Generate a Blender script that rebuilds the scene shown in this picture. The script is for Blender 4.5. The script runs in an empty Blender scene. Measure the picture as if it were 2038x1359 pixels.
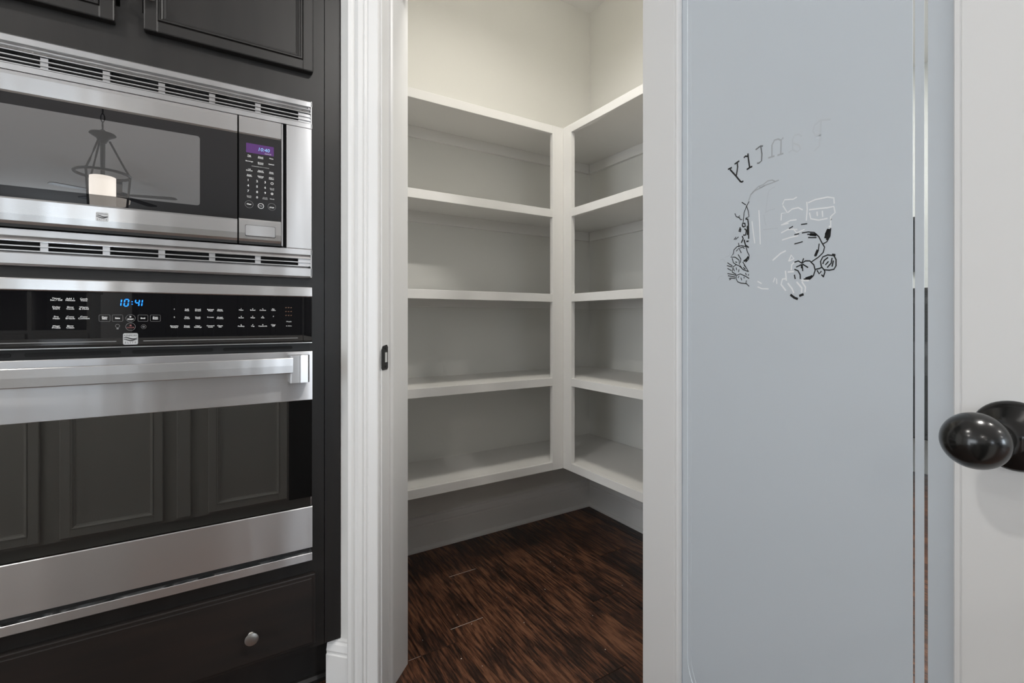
import bpy, bmesh, math, random
from mathutils import Vector, Matrix
random.seed(7)
sc = bpy.context.scene
C = sc.collection
R = math.radians

# ---------------------------------------------------------------- camera
F_PX, HORIZON, W_PX, H_PX = 937.96, 636.33, 2038.0, 1359.0
YAW = R(31.635)
CAM_H = 1.03
cd = bpy.data.cameras.new('camera')
cd.sensor_width = 36.0
cd.lens = 36.0 * F_PX / W_PX
cd.shift_y = -(H_PX / 2 - HORIZON) / W_PX
cd.clip_start = 0.02
cam = bpy.data.objects.new('camera', cd)
cam.location = (0, 0, CAM_H)
cam.rotation_euler = (R(90), 0, -YAW)
C.objects.link(cam)
sc.camera = cam
# ---------------------------------------------------------------- world, exposure
sc.view_settings.view_transform = 'Standard'
sc.view_settings.look = 'None'
sc.view_settings.exposure = 0.0
sc.view_settings.gamma = 1.0
sc.view_settings.use_curve_mapping = False
sc.cycles.use_denoising = True
sc.cycles.max_bounces = 7
sc.cycles.diffuse_bounces = 4
sc.cycles.glossy_bounces = 4
sc.cycles.use_adaptive_sampling = True
sc.cycles.adaptive_threshold = 0.08
wd = bpy.data.worlds.new('sky')
sc.world = wd
wd.use_nodes = True
bgn = wd.node_tree.nodes['Background']
bgn.inputs[0].default_value = (0.72, 0.84, 1.0, 1)
bgn.inputs[1].default_value = 1.6

def area_light(name, loc, rot, sx, sy, power, color):
    l = bpy.data.lights.new(name, 'AREA')
    l.shape = 'RECTANGLE'; l.size = sx; l.size_y = sy; l.energy = power; l.color = color
    o = bpy.data.objects.new(name, l); o.location = loc; o.rotation_euler = rot
    C.objects.link(o)
    return o
CEIL = 2.744
# daylight through the far windows, plus fill panels added at the side walls
area_light('window_day_fill', (-2.0, -6.78, 1.8), (R(90), 0, 0), .5, .8, 20, (0.80, 0.90, 1.0))
area_light('window_day_fill', (2.75, -6.78, 1.6), (R(90), 0, 0), 1.3, 1.3, 80, (0.80, 0.90, 1.0))
area_light('patio_fill', (-4.18, -.8, 1.1), (R(90), 0, R(-90)), 2.2, 2.0, 70, (0.93, 0.965, 1.0))  # added fill for the low dim parts, with its own made-up patio window
area_light('window_day_fill', (3.98, -2.3, 1.35), (R(90), 0, R(90)), 1.8, 1.7, 105, (0.93, 0.965, 1.0))  # fill with an added window, to brighten the left jamb and pantry
CAN_W = 12.0
PANTRY_W = 7.8

# ---------------------------------------------------------------- materials
def mat(name, col, rough=0.5, metal=0.0, ior=1.45, spec=0.5, emit=None, es=0.0):
    m = bpy.data.materials.new(name); m.use_nodes = True
    b = m.node_tree.nodes['Principled BSDF']
    b.inputs['Base Color'].default_value = (*col, 1)
    b.inputs['Roughness'].default_value = rough
    b.inputs['Metallic'].default_value = metal
    b.inputs['IOR'].default_value = ior
    b.inputs['Specular IOR Level'].default_value = spec
    if emit:
        b.inputs['Emission Color'].default_value = (*emit, 1)
        b.inputs['Emission Strength'].default_value = es
    return m
def N(m, t, **kw):
    n = m.node_tree.nodes.new(t)
    for k, v in kw.items(): setattr(n, k, v)
    return n
def LK(m, a, b): m.node_tree.links.new(a, b)
def bsdf(m): return m.node_tree.nodes['Principled BSDF']
def add_noise_bump(m, scale, strength, dist=0.002, stretch=(1, 1, 1), detail=4):
    tc = N(m, 'ShaderNodeTexCoord'); mp = N(m, 'ShaderNodeMapping'); mp.inputs['Scale'].default_value = stretch
    nz = N(m, 'ShaderNodeTexNoise'); nz.inputs['Scale'].default_value = scale; nz.inputs['Detail'].default_value = detail
    bp = N(m, 'ShaderNodeBump'); bp.inputs['Strength'].default_value = strength; bp.inputs['Distance'].default_value = dist
    LK(m, tc.outputs['Object'], mp.inputs[0]); LK(m, mp.outputs[0], nz.inputs['Vector'])
    LK(m, nz.outputs['Fac'], bp.inputs['Height']); LK(m, bp.outputs[0], bsdf(m).inputs['Normal'])
    return nz
M = {}
M['wall'] = mat('wall_paint', (0.77, 0.765, 0.725), 0.75); add_noise_bump(M['wall'], 260, 0.06, 0.001)
M['kwall'] = mat('kitchen_wall_paint', (0.74, 0.74, 0.72), 0.7); add_noise_bump(M['kwall'], 260, 0.06, 0.001)
M['ceil'] = mat('ceiling_paint', (0.80, 0.795, 0.775), 0.85)
M['shelf'] = mat('shelf_paint', (0.80, 0.79, 0.765), 0.45); add_noise_bump(M['shelf'], 35, 0.05, 0.002)
M['trim'] = mat('trim_paint', (0.80, 0.80, 0.79), 0.35); add_noise_bump(M['trim'], 40, 0.04, 0.002)
M['doorp'] = mat('door_paint', (0.79, 0.79, 0.785), 0.38); add_noise_bump(M['doorp'], 40, 0.04, 0.002)
# dark stained cabinet wood
m = M['cab'] = mat('espresso_wood', (0.02, 0.018, 0.017), 0.42)
tc = N(m, 'ShaderNodeTexCoord'); mp = N(m, 'ShaderNodeMapping'); mp.inputs['Scale'].default_value = (9, 9, 1.2)
nz = N(m, 'ShaderNodeTexNoise'); nz.inputs['Scale'].default_value = 3.0; nz.inputs['Detail'].default_value = 6
cr = N(m, 'ShaderNodeValToRGB'); cr.color_ramp.elements[0].position = 0.3; cr.color_ramp.elements[1].position = 0.75
cr.color_ramp.elements[0].color = (0.0125, 0.0118, 0.0113, 1); cr.color_ramp.elements[1].color = (0.0195, 0.0178, 0.0168, 1)
LK(m, tc.outputs['Object'], mp.inputs[0]); LK(m, mp.outputs[0], nz.inputs['Vector']); LK(m, nz.outputs['Fac'], cr.inputs[0]); LK(m, cr.outputs[0], bsdf(m).inputs['Base Color'])
M['cabh'] = m.copy(); M['cabh'].name = 'espresso_wood_drawer'
M['cabh'].node_tree.nodes['Mapping'].inputs['Scale'].default_value = (1.2, 9, 9)
M['cabh'].node_tree.nodes['Color Ramp'].color_ramp.elements[1].color = (0.022, 0.0165, 0.0145, 1)
# brushed steel
def steel(name, col, rough, aniso, streak=0.35):
    m = mat(name, col, rough, 1.0)
    b = bsdf(m)
    b.inputs['Anisotropic'].default_value = aniso
    cx = N(m, 'ShaderNodeCombineXYZ'); cx.inputs[2].default_value = 1.0
    LK(m, cx.outputs[0], b.inputs['Tangent'])
    tc = N(m, 'ShaderNodeTexCoord'); mp = N(m, 'ShaderNodeMapping'); mp.inputs['Scale'].default_value = (4, 4, 900)
    nz = N(m, 'ShaderNodeTexNoise'); nz.inputs['Scale'].default_value = 1.0; nz.inputs['Detail'].default_value = 3
    mr = N(m, 'ShaderNodeMapRange'); mr.inputs['To Min'].default_value = rough * 0.92; mr.inputs['To Max'].default_value = rough * 1.08
    LK(m, tc.outputs['Object'], mp.inputs[0]); LK(m, mp.outputs[0], nz.inputs['Vector']); LK(m, nz.outputs['Fac'], mr.inputs['Value']); LK(m, mr.outputs[0], b.inputs['Roughness'])
    mp2 = N(m, 'ShaderNodeMapping'); mp2.inputs['Scale'].default_value = (9, 9, 1.1)
    n2 = N(m, 'ShaderNodeTexNoise'); n2.inputs['Scale'].default_value = 1.0; n2.inputs['Detail'].default_value = 1.5
    bp = N(m, 'ShaderNodeBump'); bp.inputs['Strength'].default_value = streak; bp.inputs['Distance'].default_value = 0.01
    LK(m, tc.outputs['Object'], mp2.inputs[0]); LK(m, mp2.outputs[0], n2.inputs['Vector']); LK(m, n2.outputs['Fac'], bp.inputs['Height']); LK(m, bp.outputs[0], b.inputs['Normal'])
    return m
M['steel'] = steel('brushed_steel', (0.70, 0.70, 0.70), 0.26, 0.85)
M['steel_b'] = steel('satin_steel', (0.62, 0.62, 0.625), 0.34, 0.7)
M['steel_d'] = steel('oven_steel', (0.74, 0.745, 0.76), 0.34, 0.9)
M['bglass'] = mat('black_glass', (0.006, 0.006, 0.007), 0.0, 0.0, 1.7, 0.5)
M['wglass'] = mat('oven_window_glass', (0.006, 0.006, 0.006), 0.0, 0.0, 2.6, 0.5)
# microwave window: black glass with a fine perforated grey screen close behind it
m = M['mesh'] = mat('screened_glass', (0.02, 0.02, 0.021), 0.0, 0.0, 3.1, 0.5)
tc = N(m, 'ShaderNodeTexCoord'); mp = N(m, 'ShaderNodeMapping'); mp.inputs['Scale'].default_value = (420, 420, 420)
ck = N(m, 'ShaderNodeTexVoronoi'); ck.inputs['Randomness'].default_value = 0.0; ck.inputs['Scale'].default_value = 1.0
cr = N(m, 'ShaderNodeValToRGB'); cr.color_ramp.elements[0].position = 0.3; cr.color_ramp.elements[1].position = 0.45
cr.color_ramp.elements[0].color = (0.015, 0.015, 0.015, 1); cr.color_ramp.elements[1].color = (0.07, 0.07, 0.07, 1)
LK(m, tc.outputs['Object'], mp.inputs[0]); LK(m, mp.outputs[0], ck.inputs['Vector']); LK(m, ck.outputs['Distance'], cr.inputs[0]); LK(m, cr.outputs[0], bsdf(m).inputs['Base Color'])
M['black'] = mat('black_plastic', (0.008, 0.008, 0.008), 0.45)
M['hole'] = mat('dark_cavity', (0.004, 0.004, 0.004), 0.8)
M['print'] = mat('panel_print', (0.75, 0.75, 0.74), 0.5)
M['dimprint'] = mat('panel_print_grey', (0.22, 0.22, 0.22), 0.5)
M['redprint'] = mat('panel_print_red', (0.25, 0.09, 0.09), 0.5)
M['blue'] = mat('blue_led_digits', (0.0, 0.05, 0.2), 0.5, emit=(0.01, 0.22, 1.0), es=2.2)
M['cyan'] = mat('pale_blue_lcd_digits', (0.1, 0.2, 0.3), 0.5, emit=(0.25, 0.55, 0.9), es=0.9)
M['purple'] = mat('purple_lcd_backlight', (0.03, 0.01, 0.05), 0.2, emit=(0.16, 0.06, 0.26), es=0.45)
M['badge'] = mat('badge_metal', (0.62, 0.62, 0.62), 0.4, 0.6)
M['badgeprint'] = mat('badge_engraving', (0.03, 0.03, 0.03), 0.4)
M['nickel'] = mat('satin_nickel', (0.42, 0.41, 0.385), 0.42, 1.0)
M['bronze'] = mat('black_bronze', (0.008, 0.0078, 0.0075), 0.2, 0.0, 1.5, 0.5)
M['strike'] = mat('blackened_strike_metal', (0.05, 0.05, 0.05), 0.45, 0.6)
M['iron'] = mat('lamp_iron', (0.03, 0.028, 0.026), 0.5)
M['shade'] = mat('lamp_opal_glass', (0.8, 0.77, 0.72), 0.4, emit=(1, 0.9, 0.8), es=2.6)
M['clearl'] = mat('lamp_clear_glass', (0.25, 0.25, 0.25), 0.05)
M['lens'] = mat('downlight_lens', (0.9, 0.9, 0.9), 0.4, emit=(1, 0.95, 0.88), es=14.0)
M['island'] = mat('island_paint', (0.52, 0.51, 0.475), 0.4)
M['hutch'] = mat('hutch_paint', (0.20, 0.195, 0.18), 0.4)
M['counter'] = mat('stone_counter', (0.35, 0.33, 0.30), 0.2); add_noise_bump(M['counter'], 60, 0.02)
M['etch_d'] = mat('etched_line_dark', (0.012, 0.013, 0.013), 0.3)  # opaque stroke tones painted as the view through clear etched lines
M['etch_m'] = mat('etched_line_mid', (0.20, 0.21, 0.22), 0.3)
M['etch_g'] = mat('etched_line_grey', (0.46, 0.48, 0.50), 0.3)
M['etch_f'] = mat('etched_line_faint', (0.62, 0.65, 0.68), 0.3)
M['etch_w'] = mat('etched_line_pale', (0.90, 0.91, 0.92), 0.3)
M['dust'] = mat('plaster_dust', (0.75, 0.73, 0.68), 0.9)
M['caulk'] = mat('glazing_caulk', (0.66, 0.67, 0.66), 0.4)
M['picture'] = mat('dark_print', (0.02, 0.02, 0.022), 0.4)
# frosted glass: scatters light both ways, slightly blue
m = M['frost'] = bpy.data.materials.new('frosted_glass'); m.use_nodes = True
nt = m.node_tree; nt.nodes.clear()
out = N(m, 'ShaderNodeOutputMaterial'); df = N(m, 'ShaderNodeBsdfDiffuse'); tr = N(m, 'ShaderNodeBsdfTranslucent'); gl = N(m, 'ShaderNodeBsdfGlossy')
df.inputs[0].default_value = (0.69, 0.72, 0.75, 1); tr.inputs[0].default_value = (0.68, 0.71, 0.74, 1)
gl.inputs[0].default_value = (0.8, 0.8, 0.8, 1); gl.inputs['Roughness'].default_value = 0.35
a1 = N(m, 'ShaderNodeMixShader'); a1.inputs[0].default_value = 0.40; a2 = N(m, 'ShaderNodeMixShader'); a2.inputs[0].default_value = 0.06
LK(m, df.outputs[0], a1.inputs[1]); LK(m, tr.outputs[0], a1.inputs[2]); LK(m, a1.outputs[0], a2.inputs[1]); LK(m, gl.outputs[0], a2.inputs[2]); LK(m, a2.outputs[0], out.inputs[0])
m = M['clear'] = bpy.data.materials.new('clear_glass'); m.use_nodes = True
nt = m.node_tree; nt.nodes.clear()
out = N(m, 'ShaderNodeOutputMaterial'); tp = N(m, 'ShaderNodeBsdfTransparent'); gl = N(m, 'ShaderNodeBsdfGlossy'); gl.inputs['Roughness'].default_value = 0.02
tp.inputs[0].default_value = (0.93, 0.96, 0.97, 1)
a1 = N(m, 'ShaderNodeMixShader'); a1.inputs[0].default_value = 0.06
LK(m, tp.outputs[0], a1.inputs[1]); LK(m, gl.outputs[0], a1.inputs[2]); LK(m, a1.outputs[0], out.inputs[0])
# hand-scraped dark hardwood, boards along Y, each board its own tone
m = M['wood'] = mat('hand_scraped_hardwood', (0.05, 0.02, 0.01), 0.38)
b = bsdf(m)
tc = N(m, 'ShaderNodeTexCoord'); oi = N(m, 'ShaderNodeObjectInfo')
off = N(m, 'ShaderNodeVectorMath', operation='SCALE'); cmb = N(m, 'ShaderNodeCombineXYZ')
for k in range(3): LK(m, oi.outputs['Random'], cmb.inputs[k])
off.inputs['Scale'].default_value = 37.0; LK(m, cmb.outputs[0], off.inputs[0])
ad = N(m, 'ShaderNodeVectorMath', operation='ADD'); LK(m, tc.outputs['Object'], ad.inputs[0]); LK(m, off.outputs[0], ad.inputs[1])
mp = N(m, 'ShaderNodeMapping'); mp.inputs['Scale'].default_value = (9.0, 1.5, 9.0); LK(m, ad.outputs[0], mp.inputs[0])
n1 = N(m, 'ShaderNodeTexNoise'); n1.inputs['Scale'].default_value = 1.6; n1.inputs['Detail'].default_value = 3; n1.inputs['Distortion'].default_value = 1.2; LK(m, mp.outputs[0], n1.inputs['Vector'])
wv = N(m, 'ShaderNodeMath', operation='MULTIPLY'); wv.inputs[1].default_value = 22.0; LK(m, n1.outputs['Fac'], wv.inputs[0])
sn = N(m, 'ShaderNodeMath', operation='SINE'); LK(m, wv.outputs[0], sn.inputs[0])
mp2 = N(m, 'ShaderNodeMapping'); mp2.inputs['Scale'].default_value = (85.0, 7.0, 60.0); LK(m, ad.outputs[0], mp2.inputs[0])
n2 = N(m, 'ShaderNodeTexNoise'); n2.inputs['Scale'].default_value = 1.5; n2.inputs['Detail'].default_value = 6; n2.inputs['Roughness'].default_value = 0.65; LK(m, mp2.outputs[0], n2.inputs['Vector'])
mp3 = N(m, 'ShaderNodeMapping'); mp3.inputs['Scale'].default_value = (7.0, 4.0, 7.0); LK(m, ad.outputs[0], mp3.inputs[0])
n3 = N(m, 'ShaderNodeTexNoise'); n3.inputs['Scale'].default_value = 1.3; n3.inputs['Detail'].default_value = 4; LK(m, mp3.outputs[0], n3.inputs['Vector'])
s1 = N(m, 'ShaderNodeMath', operation='MULTIPLY_ADD'); s1.inputs[1].default_value = 0.08; LK(m, sn.outputs[0], s1.inputs[0])
n2c = N(m, 'ShaderNodeMath', operation='MULTIPLY_ADD'); n2c.inputs[1].default_value = 1.7; n2c.inputs[2].default_value = -0.35; LK(m, n2.outputs['Fac'], n2c.inputs[0]); LK(m, n2c.outputs[0], s1.inputs[2])
s2 = N(m, 'ShaderNodeMath', operation='MULTIPLY_ADD'); s2.inputs[1].default_value = 0.75; LK(m, n3.outputs['Fac'], s2.inputs[0]); LK(m, s1.outputs[0], s2.inputs[2])
s3 = N(m, 'ShaderNodeMath', operation='MULTIPLY_ADD'); s3.inputs[1].default_value = 0.22; LK(m, oi.outputs['Random'], s3.inputs[0]); LK(m, s2.outputs[0], s3.inputs[2])
cr = N(m, 'ShaderNodeValToRGB')
e = cr.color_ramp.elements
e[0].position = 0.72; e[0].color = (0.010, 0.0052, 0.0038, 1)
e[1].position = 1.32; e[1].color = (0.20, 0.082, 0.038, 1)
x = e.new(0.93); x.color = (0.040, 0.0165, 0.0095, 1)
x = e.new(1.0); x.color = (0.052, 0.021, 0.0115, 1)
dv = N(m, 'ShaderNodeMath', operation='MULTIPLY'); dv.inputs[1].default_value = 0.76; LK(m, s3.outputs[0], dv.inputs[0])
for el, p in zip(sorted(e, key=lambda q: q.position), (0.52, 0.72, 0.83, 1.0)): pass
LK(m, dv.outputs[0], cr.inputs[0])
els = sorted(e, key=lambda q: q.position)
els[0].position, els[1].position = 0.50, 0.70
els[2].position, els[3].position = 0.82, 1.0
els[0].color = (0.010, 0.006, 0.0046, 1); els[1].color = (0.038, 0.0175, 0.0112, 1); els[2].color = (0.108, 0.043, 0.0225, 1); els[3].color = (0.21, 0.095, 0.05, 1)
LK(m, cr.outputs[0], b.inputs['Base Color'])
bp = N(m, 'ShaderNodeBump'); bp.inputs['Strength'].default_value = 0.35; bp.inputs['Distance'].default_value = 0.004
LK(m, s2.outputs[0], bp.inputs['Height']); LK(m, bp.outputs[0], b.inputs['Normal'])

# ---------------------------------------------------------------- mesh helpers
def bm_box(bm, x0, x1, y0, y1, z0, z1):
    v = [bm.verts.new(p) for p in ((x0,y0,z0),(x1,y0,z0),(x1,y1,z0),(x0,y1,z0),(x0,y0,z1),(x1,y0,z1),(x1,y1,z1),(x0,y1,z1))]
    for f in ((3,2,1,0),(4,5,6,7),(0,1,5,4),(1,2,6,5),(2,3,7,6),(3,0,4,7)):
        bm.faces.new([v[i] for i in f])
def bm_prism(bm, poly, axis, a, b):
    """closed 2-D polygon swept along an axis. axis z: (x,y); axis x: (y,z); axis y: (x,z)"""
    def P(p, t):
        return {'z': (p[0], p[1], t), 'x': (t, p[0], p[1]), 'y': (p[0], t, p[1])}[axis]
    A = [bm.verts.new(P(p, a)) for p in poly]; B = [bm.verts.new(P(p, b)) for p in poly]
    n = len(poly)
    bm.faces.new(A); bm.faces.new(B[::-1])
    for i in range(n):
        j = (i + 1) % n
        bm.faces.new((A[i], B[i], B[j], A[j]))
def bm_lathe(bm, prof, o=(0,0,0), axis='z', seg=28):
    rings = []
    for r, t in prof:
        ring = []
        for k in range(seg):
            a = 2 * math.pi * k / seg; c, s = r * math.cos(a), r * math.sin(a)
            p = {'z': (c, s, t), 'y': (c, t, s), 'x': (t, c, s)}[axis]
            ring.append(bm.verts.new((p[0]+o[0], p[1]+o[1], p[2]+o[2])))
        rings.append(ring)
    for a, b in zip(rings, rings[1:]):
        for k in range(seg):
            bm.faces.new((a[k], a[(k+1) % seg], b[(k+1) % seg], b[k]))
    bm.faces.new(rings[0][::-1]); bm.faces.new(rings[-1])
def bm_tube(bm, pts, r, seg=8):
    pts = [Vector(p) for p in pts]; rings = []
    for i, p in enumerate(pts):
        d = (pts[min(i+1, len(pts)-1)] - pts[max(i-1, 0)]).normalized()
        up = Vector((0,0,1)) if abs(d.z) < 0.9 else Vector((1,0,0))
        a = d.cross(up).normalized(); b_ = d.cross(a)
        rr = r[i] if isinstance(r, (list, tuple)) else r
        rings.append([bm.verts.new(p + rr*(math.cos(2*math.pi*k/seg)*a + math.sin(2*math.pi*k/seg)*b_)) for k in range(seg)])
    for a, b_ in zip(rings, rings[1:]):
        for k in range(seg): bm.faces.new((a[k], a[(k+1)%seg], b_[(k+1)%seg], b_[k]))
    bm.faces.new(rings[0][::-1]); bm.faces.new(rings[-1])
def finish(name, bm, m, parent=None, bevel=0.0, smooth=False, loc=None, seg=2):
    bmesh.ops.recalc_face_normals(bm, faces=bm.faces)
    if bevel > 0:
        ed = [e for e in bm.edges if len(e.link_faces) == 2 and e.calc_face_angle(0) > 0.5]
        bmesh.ops.bevel(bm, geom=ed, offset=bevel, segments=seg, affect='EDGES', clamp_overlap=True, profile=0.5)
    me = bpy.data.meshes.new(name); bm.to_mesh(me); bm.free()
    if isinstance(m, str): m = M[m]
    me.materials.append(m)
    if smooth:
        for p in me.polygons: p.use_smooth = True
        if hasattr(me, 'set_sharp_from_angle'): me.set_sharp_from_angle(angle=R(40))
    o = bpy.data.objects.new(name, me); C.objects.link(o)
    if parent: o.parent = parent
    if loc: o.location = loc
    return o
def box(name, x0, x1, y0, y1, z0, z1, m, parent=None, bevel=0.0, org=None):
    """box in the coordinates of its parent; org moves the object's origin to that corner"""
    bm = bmesh.new()
    ox, oy, oz = org or (0, 0, 0)
    bm_box(bm, x0-ox, x1-ox, y0-oy, y1-oy, z0-oz, z1-oz)
    return finish(name, bm, m, parent, bevel, loc=org)
def prism(name, poly, axis, a, b, m, parent=None, bevel=0.0):
    bm = bmesh.new(); bm_prism(bm, poly, axis, a, b); return finish(name, bm, m, parent, bevel)
def tag(o, label, cat=None, group=None, kind=None):
    o['label'] = label
    if cat: o['category'] = cat
    if group: o['group'] = group
    if kind: o['kind'] = kind
    return o
def thing(name, label, cat, loc=(0,0,0), rz=0.0, group=None, kind=None):
    o = bpy.data.objects.new(name, None); o.empty_display_size = 0.05
    o.location = loc; o.rotation_euler = (0, 0, rz); C.objects.link(o)
    return tag(o, label, cat, group, kind)
def lab(o, text): o['label'] = text; return o
def struct(o, label): return tag(o, label, None, None, 'structure')

def text_mesh(bm, s, x, z, h, y, align='CENTER', shear=0.0, bold=0.0, stretch=1.0):
    """flat lettering on a plane facing -Y, baseline centre at x,z, cap height h"""
    cu = bpy.data.curves.new('t', 'FONT'); cu.body = s; cu.align_x = align; cu.size = h / 0.70; cu.shear = shear
    cu.resolution_u = 2; cu.offset = bold; cu.space_line = 0.8
    ob = bpy.data.objects.new('t', cu)
    me = bpy.data.meshes.new_from_object(ob)
    t = bmesh.new(); t.from_mesh(me)
    vm = {v: bm.verts.new((x + v.co.x * stretch, y, z + v.co.y)) for v in t.verts}
    for f in t.faces:
        try: bm.faces.new([vm[v] for v in f.verts])
        except ValueError: pass
    t.free(); bpy.data.objects.remove(ob); bpy.data.curves.remove(cu); bpy.data.meshes.remove(me)
def finish_print(name, bm, m, parent):
    me = bpy.data.meshes.new(name); bm.to_mesh(me); bm.free(); me.materials.append(M[m] if isinstance(m, str) else m)
    o = bpy.data.objects.new(name, me); C.objects.link(o); o.parent = parent
    o['kind'] = 'stuff'
    return o
def bm_stroke(bm, pts, w, y, flat=True):
    """ribbon of width w along 2-D pts (x,z) at depth y, with rounded joins by mitre"""
    n = len(pts); L = []; Rr = []
    for i in range(n):
        a = Vector(pts[max(i-1, 0)]); b_ = Vector(pts[min(i+1, n-1)]); d = (b_ - a)
        d = d.normalized() if d.length > 1e-9 else Vector((1, 0))
        nn = Vector((-d.y, d.x)) * (w / 2)
        p = Vector(pts[i]); L.append(p + nn); Rr.append(p - nn)
    vl = [bm.verts.new((p.x, y, p.y)) for p in L]; vr = [bm.verts.new((p.x, y, p.y)) for p in Rr]
    for i in range(n - 1): bm.faces.new((vl[i], vl[i+1], vr[i+1], vr[i]))
def bm_ring(bm, x, z, r, w, y, seg=24, ax=1.0):
    bm_stroke(bm, [(x + ax*r*math.cos(2*math.pi*k/seg), z + r*math.sin(2*math.pi*k/seg)) for k in range(seg+1)], w, y)
def rrect(x0, x1, z0, z1, r, seg=5):
    P = []
    for cx_, cz_, a0 in ((x1-r, z1-r, 0), (x0+r, z1-r, 90), (x0+r, z0+r, 180), (x1-r, z0+r, 270)):
        for k in range(seg+1):
            a = R(a0 + 90*k/seg); P.append((cx_ + r*math.cos(a), cz_ + r*math.sin(a)))
    return P

# ================================================================ the room
PX, PY = 1.7526, 2.0175           # pantry back walls: x = PX and y = PY
FX, FY = PX - 0.436, PY - 0.323   # shelf faces
ROOM = (-4.2, 4.0, -6.8)
fl = box('floor', ROOM[0]-.1, ROOM[1]+.1, ROOM[2]-.1, PY+.1, -0.06, -0.004, 'wood')
struct(fl, 'dark brown hand-scraped hardwood floor of wide boards')
# boards that can be told apart, 5 in wide, running along Y
board_w, seam0 = 0.1272, 0.6455
cuts = {3: [1.376], 4: [1.442], 5: [1.740], 6: [1.02], 7: [0.62], 8: [1.31], 9: [0.9], 10: [1.55], 11: [0.7], 12: [1.1], 2: [0.5], 1: [1.2], 0: [0.3]}
for k in range(-11, 13):
    x0 = seam0 + (k - 4) * board_w
    x1 = min(x0 + board_w, PX + .02)
    if x0 > PX: continue
    ys = [-0.15] + (cuts.get(k) or [random.uniform(.2, 1.2)]) + [PY + .01]
    for a, b_ in zip(ys, ys[1:]):
        o = box('floor_board', x0 + .0006, x1 - .0006, a + .0007, b_ - .0007, -0.0045, 0.0, 'wood', fl, 0.0008, org=(x0, a, 0))
struct(box('ceiling', ROOM[0]-.1, ROOM[1]+.1, ROOM[2]-.1, PY+.1, CEIL, CEIL+.06, 'ceil'), 'plain off-white ceiling over kitchen and pantry')
struct(box('wall_back', ROOM[0]-.1, ROOM[1]+.1, PY, PY+.1, 0, CEIL, 'wall'), 'cream painted wall behind the longer run of pantry shelves')
struct(box('wall_pantry_right', PX, PX+.12, 0.70, PY+.001, 0, CEIL, 'wall'), 'cream painted wall behind the shorter run of pantry shelves')
n45 = 0.70710678
def wn(w, n): return ((n + w) * n45, (n - w) * n45)     # along / through the diagonal door wall
NF, NB = 1.168, 1.303
WL, WR = -0.641, 0.089                                   # jamb faces
poly = [(.283, NF/n45 - .283), wn(WL - .014, NF), wn(WL - .014, NB), (.40, NB/n45 - .40), (.40, PY+.01), (.283, PY+.01)]
struct(prism('wall_left_of_door', poly, 'z', 0, CEIL, 'kwall'), 'narrow light wall strip between dark cabinet and door casing')
poly = [wn(WR+.014, NF), wn(.20, NF), (PX+.12, .684), (PX+.12, .80), (NB/n45 - .80, .80), wn(WR+.014, NB)]
struct(prism('wall_right_of_door', poly, 'z', 0, CEIL, 'kwall'), 'light wall on the hinge side of the pantry doorway')
poly = [wn(WL-.02, NF), wn(WR+.02, NF), wn(WR+.02, NB), wn(WL-.02, NB)]
struct(prism('wall_over_door', poly, 'z', 2.07, CEIL, 'kwall'), 'wall above the pantry doorway')
# window walls behind the camera
def wall_with_windows(name, label, horiz, c, a0, a1, wins, th=.1):
    root = thing(name, label, None, kind='structure')
    def piece(p, q, z0, z1):
        if horiz: box('wall_panel', p, q, min(c-th, c), max(c-th, c), z0, z1, 'kwall', root)
        else: box('wall_panel', min(c-th, c), max(c-th, c), p, q, z0, z1, 'kwall', root)
    last = a0
    for (p, q, za, zb) in wins:
        piece(last, p, 0, CEIL); piece(p, q, 0, za); piece(p, q, zb, CEIL); last = q
    piece(last, a1, 0, CEIL)
WIN = [(-2.25, -1.75, 1.38, 2.2), (2.1, 3.4, .95, 2.25)]
wall_with_windows('wall_front', 'light kitchen wall with windows behind the viewpoint', True, ROOM[2], ROOM[0]-.1, ROOM[1]+.1, WIN)
wall_with_windows('wall_left', 'light side wall of the kitchen with an added window', False, ROOM[0], ROOM[2]-.1, PY+.1, [(-1.95, .35, .04, 2.15)])
wall_with_windows('wall_right', 'plain light wall beyond the open pantry door', False, ROOM[1], ROOM[2], PY, [(-3.2, -1.4, .5, 2.2)], -.1)
def window(n, horiz, c, p, q, za, zb, label, f=1):
    r = thing('window_%d' % n, label, None, kind='structure')
    def bar(u0, u1, z0, z1, nm='window_frame', m_='trim', d0=-.06, d1=.012):
        if horiz: box(nm, u0, u1, c+d0, c+d1, z0, z1, m_, r)
        else: box(nm, c+min(f*d0, f*d1), c+max(f*d0, f*d1), u0, u1, z0, z1, m_, r)
    bar(p, p+.05, za, zb); bar(q-.05, q, za, zb); bar(p+.05, q-.05, za, za+.05); bar(p+.05, q-.05, zb-.05, zb)
    mid = (p+q)/2; bar(mid-.015, mid+.015, za+.05, zb-.05, 'muntin')
    bar(p+.05, q-.05, za+.05, zb-.05, 'pane', 'clear', -.032, -.028)
window(1, True, ROOM[2], *WIN[0], 'small white framed window on the far kitchen wall')
window(2, True, ROOM[2], *WIN[1], 'wide white framed window on the far kitchen wall')
window(3, False, ROOM[0], -1.95, .35, .04, 2.15, 'tall white framed patio window added on the side kitchen wall as a fill light source')
window(4, False, ROOM[1], -3.2, -1.4, .5, 2.2, 'white framed window added on the right wall as a fill light source', -1)

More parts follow.
